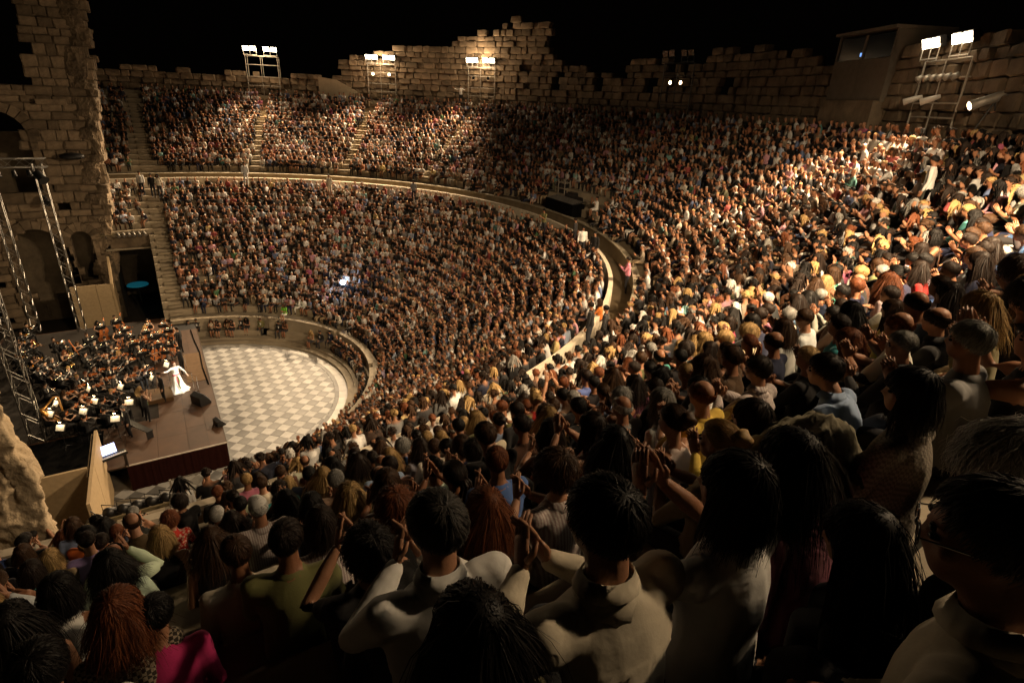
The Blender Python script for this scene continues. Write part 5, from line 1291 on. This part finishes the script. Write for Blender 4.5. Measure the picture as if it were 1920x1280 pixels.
def horn_parts():
    P = {}
    m = MB(); m.tube([(.16*math.cos(a),.16*math.sin(a),.02*math.sin(a*2)) for a in np.linspace(0,11,40)], .012, 7); P['coil'] = m.mesh('coil', BRASS, True)
    m = MB(); m.tube([(.15,0,0),(.2,-.14,-.03),(.2,-.26,-.05),(.2,-.32,-.06)], [.015,.04,.09,.15], 14, cap=False); P['bell'] = m.mesh('bell', BRASS, True)
    return P
def wood_parts(L, r, mt):
    P = {}
    m = MB(); m.tube([(0,0,0),(0,L*.15,0),(0,L*.85,0),(0,L,0)], [r*.6,r,r,r*1.9], 9); P['tube'] = m.mesh('tube', mt, True)
    m = MB(); [m.box((0,L*(.2+.065*i),r*1.1),(.012,.014,.010)) for i in range(10)]; P['keys'] = m.mesh('keys', SILVER)
    return P
WIND = {'trumpet':trumpet_parts(), 'trombone':trombone_parts(), 'french_horn':horn_parts(), 'clarinet':wood_parts(.62,.014,BLACKM), 'oboe':wood_parts(.58,.012,BLACKM), 'flute':wood_parts(.66,.010,SILVER), 'bassoon':wood_parts(1.25,.026,WOODV)}

# bodies of players, shared between alike players
PB = {}
def player(pose, sex, yaw):
    k = (pose, sex, yaw)
    if k not in PB: PB[k] = person_mesh(pose, sex, yaw, 'long' if sex == 'm' else 'none', 'long', suit=sex == 'm', voxel=.019, target=1700, neckline=1)
    return PB[k]
# chair and stand, shared meshes
m = MB(); m.box((0,0,0),(.44,.42,.05)); CH_SEAT = m.mesh('seat', BLACKC)
m = MB(); m.box((0,-.2,.33),(.42,.04,.30)); CH_BACK = m.mesh('backrest', BLACKC)
m = MB(); m.tube([(0,0,-.45),(0,0,0)], .013, 5); CH_LEG = m.mesh('leg', BLACKM)
def chair(x, y, rz, label):
    t = thing('orchestra_chair', label, 'chair', (x,y,ZS+.45), rz, 'chairs of the orchestra'); t.location.z = ZS
    obj('seat', CH_SEAT, t, (0,0,.43)); obj('backrest', CH_BACK, t, (0,0,.45))
    for sx in (-.19,.19):
        for sy in (-.18,.18): obj('leg', CH_LEG, t, (sx,sy,.45))
m = MB(); m.tube([(0,0,0),(0,0,1.02)], .011, 6); ST_POLE = m.mesh('pole', BLACKM)
m = MB(); m.box((0,0,0),(.50,.02,.34)); m.box((0,.03,-.165),(.50,.06,.012)); ST_DESK = m.mesh('desk', BLACKM)
m = MB(); [m.tube([(0,0,.14),(.28*math.cos(a),.28*math.sin(a),.01)], .009, 5) for a in (0,2.1,4.2)]; ST_FOOT = m.mesh('foot', BLACKM)
m = MB(); m.box((-.098,.013,0),(.19,.004,.27)); m.box((.098,.013,0),(.19,.004,.27)); ST_SHEET = m.mesh('sheet', PAPER)
m = MB(); m.tube([(0,-.005,.17),(0,.03,.25),(0,.10,.265)], .006, 5); m.tube([(-.07,.10,.27),(.07,.10,.27)], .016, 6); ST_LAMP = m.mesh('lamp', BLACKM)
m = MB(); m.box((0,.103,.253),(.12,.02,.006)); ST_BULB = m.mesh('bulb', BULB)
STANDS = []
def stand(x, y, rz, label, power=12.):
    dx, dy = -math.sin(rz), math.cos(rz)-.4; rz = math.atan2(-dx, dy)
    t = thing('music_stand', label, 'music stand', (x,y,ZS), rz, 'lamp lit music stands of the orchestra')
    obj('pole', ST_POLE, t); obj('foot', ST_FOOT, t); d = obj('desk', ST_DESK, t, (0,0,1.08)); d.rotation_euler = (.55,0,0)
    obj('sheet', ST_SHEET, d); l = obj('lamp', ST_LAMP, d); obj('bulb', ST_BULB, d)
    p = point('stand_light', (0,.115,.20), power, (1,.74,.42), .03, d); STANDS.append((x,y)); return t
CEN = Vector((-1.1,-.6))
GR = 'musicians of the orchestra'
ORDER = {}
def musician(px, py, role, sex, hair, hcol, label, stand_=True, standing=False, face=None):
    h = at_z(px, py, ZS+.45+.79 if not standing else ZS+1.62)
    d = Vector((CEN.x-h.x, CEN.y-h.y)); rz = math.atan2(-d.x, d.y) if face is None else face
    pose = {'violin':'violin','viola':'violin','cello':'cello','double_bass':'stand_play','trumpet':'brass','trombone':'brass','french_horn':'wind','clarinet':'wind','oboe':'wind','flute':'violin','bassoon':'wind','harp':'cello'}.get(role, 'stand_down' if standing else 'clap_low')
    if standing and pose == 'clap_low': pose = 'stand_clap'
    me, J = player(pose, sex, (.0,.15,-.15)[len(PEOPLE)%3])
    o = put(me, J, h, rz); tag(o, label, 'person', GR); colors(o, (.40,.235,.155), (.011,.011,.012), (.010,.010,.011)); add_hair(o, J, hair, HAIRC[hcol])
    B = Matrix.Translation(o.location) @ Matrix.Rotation(rz,4,'Z')
    who = label.split(',')[0]
    if not standing: chair(o.location.x, o.location.y, rz, 'black orchestra chair under '+PLC(label))
    short = label.replace('player','').strip()
    if role in ('violin','viola'):
        place(role, FID[role], f'orange brown {role} held by {PLC(label)}', role, frame(B, (-.62,.72,.06), (.2,.1,.9), (-.24,.30,.62)), f'{role}s of the orchestra')
        t = thing('bow', f'bow held by {PLC(label)}', 'bow', group='bows of the strings'); t.matrix_world = frame(B, (.75,.55,-.35), (0,.1,1), (.02,.40,.62)); obj('stick', BOW, t); obj('hair', BOWH, t)
    elif role == 'cello':
        place(role, FID[role], f'orange brown cello held by {PLC(label)}', role, frame(B, (-.18,-.28,.9), (.05,.9,.35), (-.02,.38,.12)), 'cellos of the orchestra')
        t = thing('bow', f'bow held by {PLC(label)}', 'bow', group='bows of the strings'); t.matrix_world = frame(B, (.96,.1,-.12), (0,.5,.8), (.12,.50,.24)); obj('stick', BOW, t); obj('hair', BOWH, t)
    elif role == 'double_bass':
        place(role, FID[role], f'large brown double bass held by {PLC(label)}', 'double bass', frame(B, (-.2,-.15,.95), (.05,.95,.2), (-.12,.42,.86)), 'double basses of the orchestra')
    elif role in WIND:
        up, fw, lc = {'trumpet':((0,1,.1),(0,0,1),(0,.16,.74)),'trombone':((0,1,-.1),(0,0,1),(0,.14,.73)),'french_horn':((0,.3,1),(1,0,0),(.05,.28,.42)),'clarinet':((0,.55,-.85),(0,.8,.5),(0,.15,.72)),'oboe':((0,.7,-.7),(0,.7,.7),(0,.15,.72)),'flute':((.98,.1,-.05),(0,.2,1),(-.08,.15,.73)),'bassoon':((.3,.1,.9),(0,1,0),(.12,.28,.05))}[role]
        place(role, WIND[role], f'{"silver" if role=="flute" else "brass" if role in ("trumpet","trombone","french_horn") else "dark"} {role.replace("_"," ")} held by {PLC(label)}', role.replace('_',' '), frame(B, up, fw, lc))
    if stand_ and h.y > 1.2:
        p = B @ Vector((.0,.86,0)); 
        if all(math.hypot(p.x-a, p.y-b) > .8 for a, b in STANDS):
            stand(p.x, p.y, rz+PI, f'music stand with glowing white sheets before {PLC(label)}')
    return o, J, B
def PLC(label): return ' '.join(label.replace(',','').split()[:9])
MUS = [
 (49,609,'trombone','m','short','black','trombonist at the far top left of the orchestra'),(37.5,624,'trumpet','m','short','dark brown','trumpeter second in the left brass row'),(33,637,'trumpet','f','bob','black','dark haired trumpeter third in the left brass row'),
 (36,649,'french_horn','m','short','black','horn player fourth in the left brass row'),(29,664,'trombone','m','thin','grey','grey haired trombonist behind the near truss'),(42,684,'trumpet','m','short','brown','trumpeter lowest in the left brass row'),
 (100,636,'trombone','m','short','dark brown','trombonist alone before the dark arch'),(119,640,'french_horn','m','crop','grey','horn player right of the lone trombonist'),(144,643,'bassoon','f','bob','brown','bassoonist with a brown bob in the back row'),
 (162,627,'clarinet','m','short','brown','clarinettist before the bright truss foot'),(177,642,'clarinet','m','thin','grey','clarinettist with grey hair in the middle rows'),(182,604,'double_bass','f','long','black','double bass player in a sleeveless black dress'),
 (214,594,'double_bass','m','short','dark brown','double bass player tallest before the pale screen'),(218,619,'cello','f','bob','black','cellist with a white blouse before the basses'),(196,634,'oboe','m','short','black','oboist left of the middle cellist'),
 (208,648,'viola','m','short','brown','violist with brown hair in the middle'),(84,680,'flute','m','short','black','flautist on the left with black hair'),(97,674,'clarinet','m','thin','grey','second clarinettist on the left with grey hair'),
 (98,697,'flute','f','long','brown','flautist with bare arms and long hair'),(200,667,'violin','m','rim','grey','balding violinist in the middle rows'),(203,688,'violin','m','short','dark brown','violinist with a blue lit stand'),
 (144,706,'oboe','m','crop','blonde','oboist in the centre of the dark rows'),(84,721,'clarinet','m','short','black','clarinettist above the harp'),(229,609,'viola','m','short','black','violist beside the back lit sheets'),
 (244,634,'viola','f','bob','black','violist with bare arms before the far wall'),(259,651,'violin','m','rim','white','white fronted violinist at the middle right'),(276,602,'cello','f','updo','brown','cellist furthest back with pinned up hair'),
 (271,613,'cello','f','bob','blonde','blonde cellist in the back right'),(305,600,'cello','f','bob','dark brown','cellist furthest right in the back'),(317,609,'cello','f','long','brown','long haired cellist on the right'),
 (284,622,'cello','m','short','dark brown','cellist with a shining shirt front on the right'),(321,635,'cello','f','long','dark brown','cellist with a low neckline near the platform edge'),(285,643,'cello','m','short','black','cellist with the bright orange cello'),
 (255,690,'violin','f','bob','auburn','auburn haired violinist near the conductor'),(270,687,'violin','m','short','grey','grey haired violinist near the conductor'),(141,722,'violin','f','long','dark brown','bare armed violinist in the left strings'),
 (136,760,'violin','m','short','black','violinist low in the left strings'),(151,742,'violin','f','updo','brown','violinist with pinned up hair in the left strings'),(192,750,'violin','m','short','dark brown','violinist in the near strings'),
 (194,769,'violin','m','thin','black','violinist nearest to the screen wall'),(226,750,'violin','f','bob','black','violinist beside the triangular lit sheet'),(176,720,'viola','m','short','black','violist in the dark middle of the strings'),(236,702,'violin','f','updo','dark brown','violinist in the dark right of the middle')]
more = [(62,668,'trumpet'),(70,690,'clarinet'),(112,700,'flute'),(120,660,'french_horn'),(128,690,'oboe'),(160,664,'clarinet'),(184,662,'viola'),(176,690,'violin'),(160,700,'viola'),(222,660,'viola'),(236,668,'violin'),(190,708,'violin'),(120,735,'violin'),(166,752,'violin'),(208,732,'violin'),(118,775,'violin'),(158,782,'viola'),(300,640,'cello'),(62,640,'trombone'),(300,622,'cello'),(240,622,'cello'),(262,630,'viola')]
SPOTS = ['under the left brass row','left of the flutes','among the low woodwinds','below the lone trombonist','in the heart of the woodwinds','before the clarinets','before the oboe','beside the balding violinist','in the middle dark','behind the front violins','beside the second violins','by the blue lit stand','left of the bare armed violinist','in the lower strings','beside the bouquet ladies','over the black cloth','nearest to the black cloth','between the cello desks','right of the left brass row','behind the cello desks','before the double basses','before the back violas']
for i, (x, y, r) in enumerate(more):
    nm = {'violin':'violinist','viola':'violist','cello':'cellist','trumpet':'trumpeter','trombone':'trombonist','french_horn':'horn player'}.get(r, r.rstrip('e')+('tist' if r != 'oboe' else 'ist') if r in ('flute',) else {'clarinet':'clarinettist','oboe':'oboist'}.get(r, r))
    sx = 'f' if i % 3 == 0 else 'm'; MUS.append((x, y, r, sx, ('bob','long','updo')[i % 3] if sx == 'f' else ('short','thin','crop')[i % 3], HC_N[i % 5], f'{nm} in black {SPOTS[i]}'))
for q in MUS: musician(*q)
# players and guests standing on the platform
def stander(px, py, sex, hair, hcol, label, face, pose='stand_down', top=(.011,.011,.012)):
    h = at_z(px, py, ZS+1.62); me, J = player(pose, sex, 0.); o = put(me, J, h, face); tag(o, label, 'person', GR); colors(o, (.40,.235,.155), top, (.010,.010,.011)); add_hair(o, J, hair, HAIRC[hcol]); return o, J
stander(331,617,'m','short','dark brown','cellist standing in tails at the platform edge, furthest right', 1.0)
stander(333,653,'m','short','black','musician in tails with white bow tie clapping behind the singer', .9, 'stand_clap')
stander(229,764,'m','short','grey','musician in black standing at the near end of the strings', 2.0)
stander(213,703,'m','short','black','musician in black standing among the strings', -2.0)
stander(296,702,'m','thin','black','conductor in a long black tail coat with back to the stage rim', 1.9)
stander(261,728,'f','long','blonde','chorus lady in black holding pale flowers, on the left', -.9, 'stand_clap'); stander(268,735,'f','updo','brown','chorus lady in black holding pale flowers, on the right', -.9, 'stand_clap')
for (px,py), lb in (((265,741),'pale bouquet held by the left chorus lady'),((273,748),'pale bouquet held by the right chorus lady')):
    p = at_z(px, py, ZS+1.15); m = MB(); rg = np.random.default_rng(int(px)); [m.ball(tuple(Vector(p)+Vector(rg.normal(0,.06,3))), .05, 7, 5) for _ in range(14)]
    t = thing('bouquet', lb, 'flowers'); m.build('blossoms', mat('pale_petals', (.72,.6,.45), .7, vary=.3, scale=20), t, True); m = MB(); m.tube([p, Vector(p)+Vector((.05,-.03,-.3))], .025, 6); m.build('stems', mat('green_stems', (.05,.14,.03), .7), t)
# the singer in the white gown, lit by the follow spot
hs = at_z(326,682,ZS+1.66); me, J = person_mesh('stand_arms','f',.3,'long','long',voxel=.016,target=5000,mats=[SKIN,mat('white_gown_silk',(.78,.75,.68),.5,vary=.08),MATS['white_gown_silk'],SHOE,EYE,WSHIRT],folds=.006,
    arms={'wr':{1:(-.42,.28,1.02),0:(.60,.18,1.42)},'el':{1:(-.40,.06,1.14),0:(.40,.05,1.34)}})
singer = put(me, J, hs, PI+.35, 1.05); tag(singer, 'singer in a long brilliant white gown with red sash, arms out', 'person'); colors(singer, (.5,.33,.24), TOPS['white']); add_hair(singer, J, 'updo', HAIRC['auburn'])
m = MB(); n = 40; prof_ = [(1.02,.16),(.8,.21),(.5,.27),(.25,.36),(.06,.55),(.0,.62)]
V = []
for z, r in prof_:
    for j in range(n):
        a = 2*PI*j/n; f = 1+.10*math.sin(9*a+z*3)*(1-z)+.05*math.sin(17*a); V.append((r*f*math.cos(a), r*f*math.sin(a)*(1.15 if math.sin(a) < 0 else .9), z))
m.add(V, [(i*n+j, i*n+(j+1)%n, (i+1)*n+(j+1)%n, (i+1)*n+j) for i in range(5) for j in range(n)]); m.build('gown_skirt', MATS['white_gown_silk'], singer, True)
m = MB(); loft(m, [(0,0,.98),(0,0,1.03),(0,0,1.07)], [(.178,.142)]*3, 0, 20); m.tube([(.02,.15,1.0),(.05,.19,.8),(.04,.25,.55)], [.03,.025,.03], 6); m.build('sash', mat('rose_sash', (.55,.10,.14), .6), singer, True)
m = MB(); m.tube([(.0,.17,.98),(-.02,.22,.75),(.03,.27,.5),(.0,.33,.25)], [.04,.045,.035,.02], 6); m.build('green_ribbon', mat('green_ribbon', (.12,.16,.04), .7), singer, True)
fs = Vector((23.95,-24.3,17.55)); spot('follow_beam', tuple(fs), (hs.x, hs.y, ZS+.9), 140000., 3.3, .35, None, (1,.9,.74), .05)
# conductor's stand with a pale screen, stands and microphones
t = stand(at_z(312,683,ZS+1.1).x, at_z(312,683,ZS+1.1).y, 1.9, 'black conductor stand with a glowing white score', 9.)
for i, (px, py) in enumerate(((297,616),(296,629),(297,646),(310,661),(94,776),(113,802),(105,756),(156,771),(177,752),(216,785),(242,754),(226,725),(124,682),(112,705),(172,690),(166,729),(234,625),(222,690),(279,692),(284,708))):
    p = at_z(px, py, ZS+1.08); d = Vector((CEN.x-p.x, CEN.y-p.y)); 
    if all(math.hypot(p.x-a, p.y-b) > .45 for a, b in STANDS): stand(p.x, p.y, math.atan2(-d.x, d.y)+PI, 'spare music stand with bright sheets near ' + ['the back cellists','the second cello desk','the third cello desk','the front cello desk','the harp','the black cloth','the flutes','the low left strings','the middle strings','the near strings','the chorus ladies','the dark centre','the horns','the left woodwinds','the oboes','the middle violas','the far violas','the blue lit violin','the conductor','the first violins'][i], 7.)
for i, (px, py) in enumerate(((375,742),(366,735),(372,752),(352,700))):
    p = at_z(px, py, ZS); t = thing('microphone_stand', ['slim microphone stand leaning by the blue monitor','slim microphone stand right of the singer','low microphone stand at the stage rim','tall microphone stand behind the singer'][i], 'microphone stand')
    m = MB(); m.tube([p, p+Vector((0,0,1.2))], .012, 6); m.build('pole', SILVER, t); m = MB(); m.tube([p+Vector((0,0,1.2)), p+Vector((-.5,.2,1.5))], .010, 6); m.build('boom', SILVER, t)
    m = MB(); m.ball(tuple(p+Vector((-.5,.2,1.5))),.03,8,6); m.build('microphone', BLACKM, t, True); m = MB(); [m.tube([p+Vector((0,0,.05)), p+Vector((.25*math.cos(a),.25*math.sin(a),.01))], .010, 5) for a in (0,2.1,4.2)]; m.build('foot', BLACKM, t)
p = at_z(378,755,ZS); t = thing('stage_monitor', 'grey blue sheet fronted stage monitor at the edge of the platform', 'monitor', p, .5)
m = MB(); m.prism([(-.3,0),(.3,0),(.3,.12),(-.05,.62),(-.3,.5)], -.42, .42, axis='y'); me = m.mesh('cabinet', BLACKM); fix_normals(me); obj('cabinet', me, t)
for i in range(2): m = MB(); m.box((.15,-.2+.4*i,.40),(.012,.36,.52), tilt=Matrix.Rotation(-.6,3,'Y')); m.build('sheet', mat('blue_grey_sheet', (.42,.48,.60), .6), t)
p = at_z(412,795,ZS); m = MB(); m.prism([(-.2,0),(.2,0),(.2,.08),(-.02,.34),(-.2,.28)], -.28, .28, axis='y'); me = m.mesh('stage_monitor', BLACKM); fix_normals(me); tag(obj('stage_monitor', me, None, p, .3), 'small black wedge monitor near the front corner of the platform', 'monitor')
m = MB(); c0 = at_z(262,812,ZS+.35); 
t = thing('bench_table', 'low black bench at the rim of the near strings', 'bench', at_z(262,812,ZS), .55); m = MB(); m.box((0,0,.42),(.30,1.9,.04)); m.build('top', BLACKM, t)
for yy in (-.85,.85): m = MB(); m.box((0,yy,.2),(.3,.04,.4)); m.build('leg', BLACKM, t)
# keyboard with a bright score at the near corner
p = at_z(205,855,ZS+.75); t = thing('electric_piano', 'electric piano with white keys and a blue white lit score', 'piano', (p.x,p.y,ZS), .35)
m = MB(); m.box((0,0,.72),(1.3,.36,.12)); m.build('case', BLACKM, t); m = MB(); [m.box((-.6+.0245*i,-.10,.785),(.022,.14,.012)) for i in range(50)]; m.build('white_keys', PAPER, t)
m = MB(); [m.box((-.588+.0245*i,-.06,.797),(.012,.08,.012)) for i in range(49) if i % 7 not in (2,6)]; m.build('black_keys', BLACKM, t)
m = MB(); m.box((-.05,.17,1.0),(.78,.012,.42), tilt=Matrix.Rotation(-.3,3,'X')); m.build('score', SCREEN, t)
for sx in (-.55,.55): m = MB(); m.box((sx,0,.35),(.04,.32,.7)); m.build('leg', BLACKM, t)
# the harp with its player
o, J, B = musician(84,768,'harp','f','long','dark brown','harpist behind the golden harp', stand_=True, face=-1.9)
hp_ = at_z(92,785,ZS+.8); t = thing('concert_harp', 'tall golden concert harp at the left edge of the orchestra', 'harp', (hp_.x,hp_.y,ZS), .45)
m = MB(); m.tube([(.55,0,.1),(.60,0,.9),(.57,0,1.72)], [.045,.04,.05], 10); m.build('pillar', WOODH, t, True)
m = MB(); m.tube([(.57,0,1.72),(.40,0,1.80),(.18,0,1.60),(-.05,0,1.42),(-.22,0,1.40)], [.05,.05,.045,.045,.05], 10); m.build('neck', WOODH, t, True)
m = MB(); m.tube([(.48,0,.12),(.12,0,.75),(-.22,0,1.38)], [.17,.12,.055], 10); m.build('soundboard', WOODH, t, True)
m = MB(); [m.tube([(.48-.70*q,.0,.16+1.2*q),(.50-.66*q,0,1.70-.30*q+.08*math.sin(q*3))], .0025, 4) for q in np.linspace(.05,.9,22)]; m.build('strings', SILVER, t)
m = MB(); m.box((.42,0,.06),(.45,.36,.12)); m.build('base', WOODH, t)
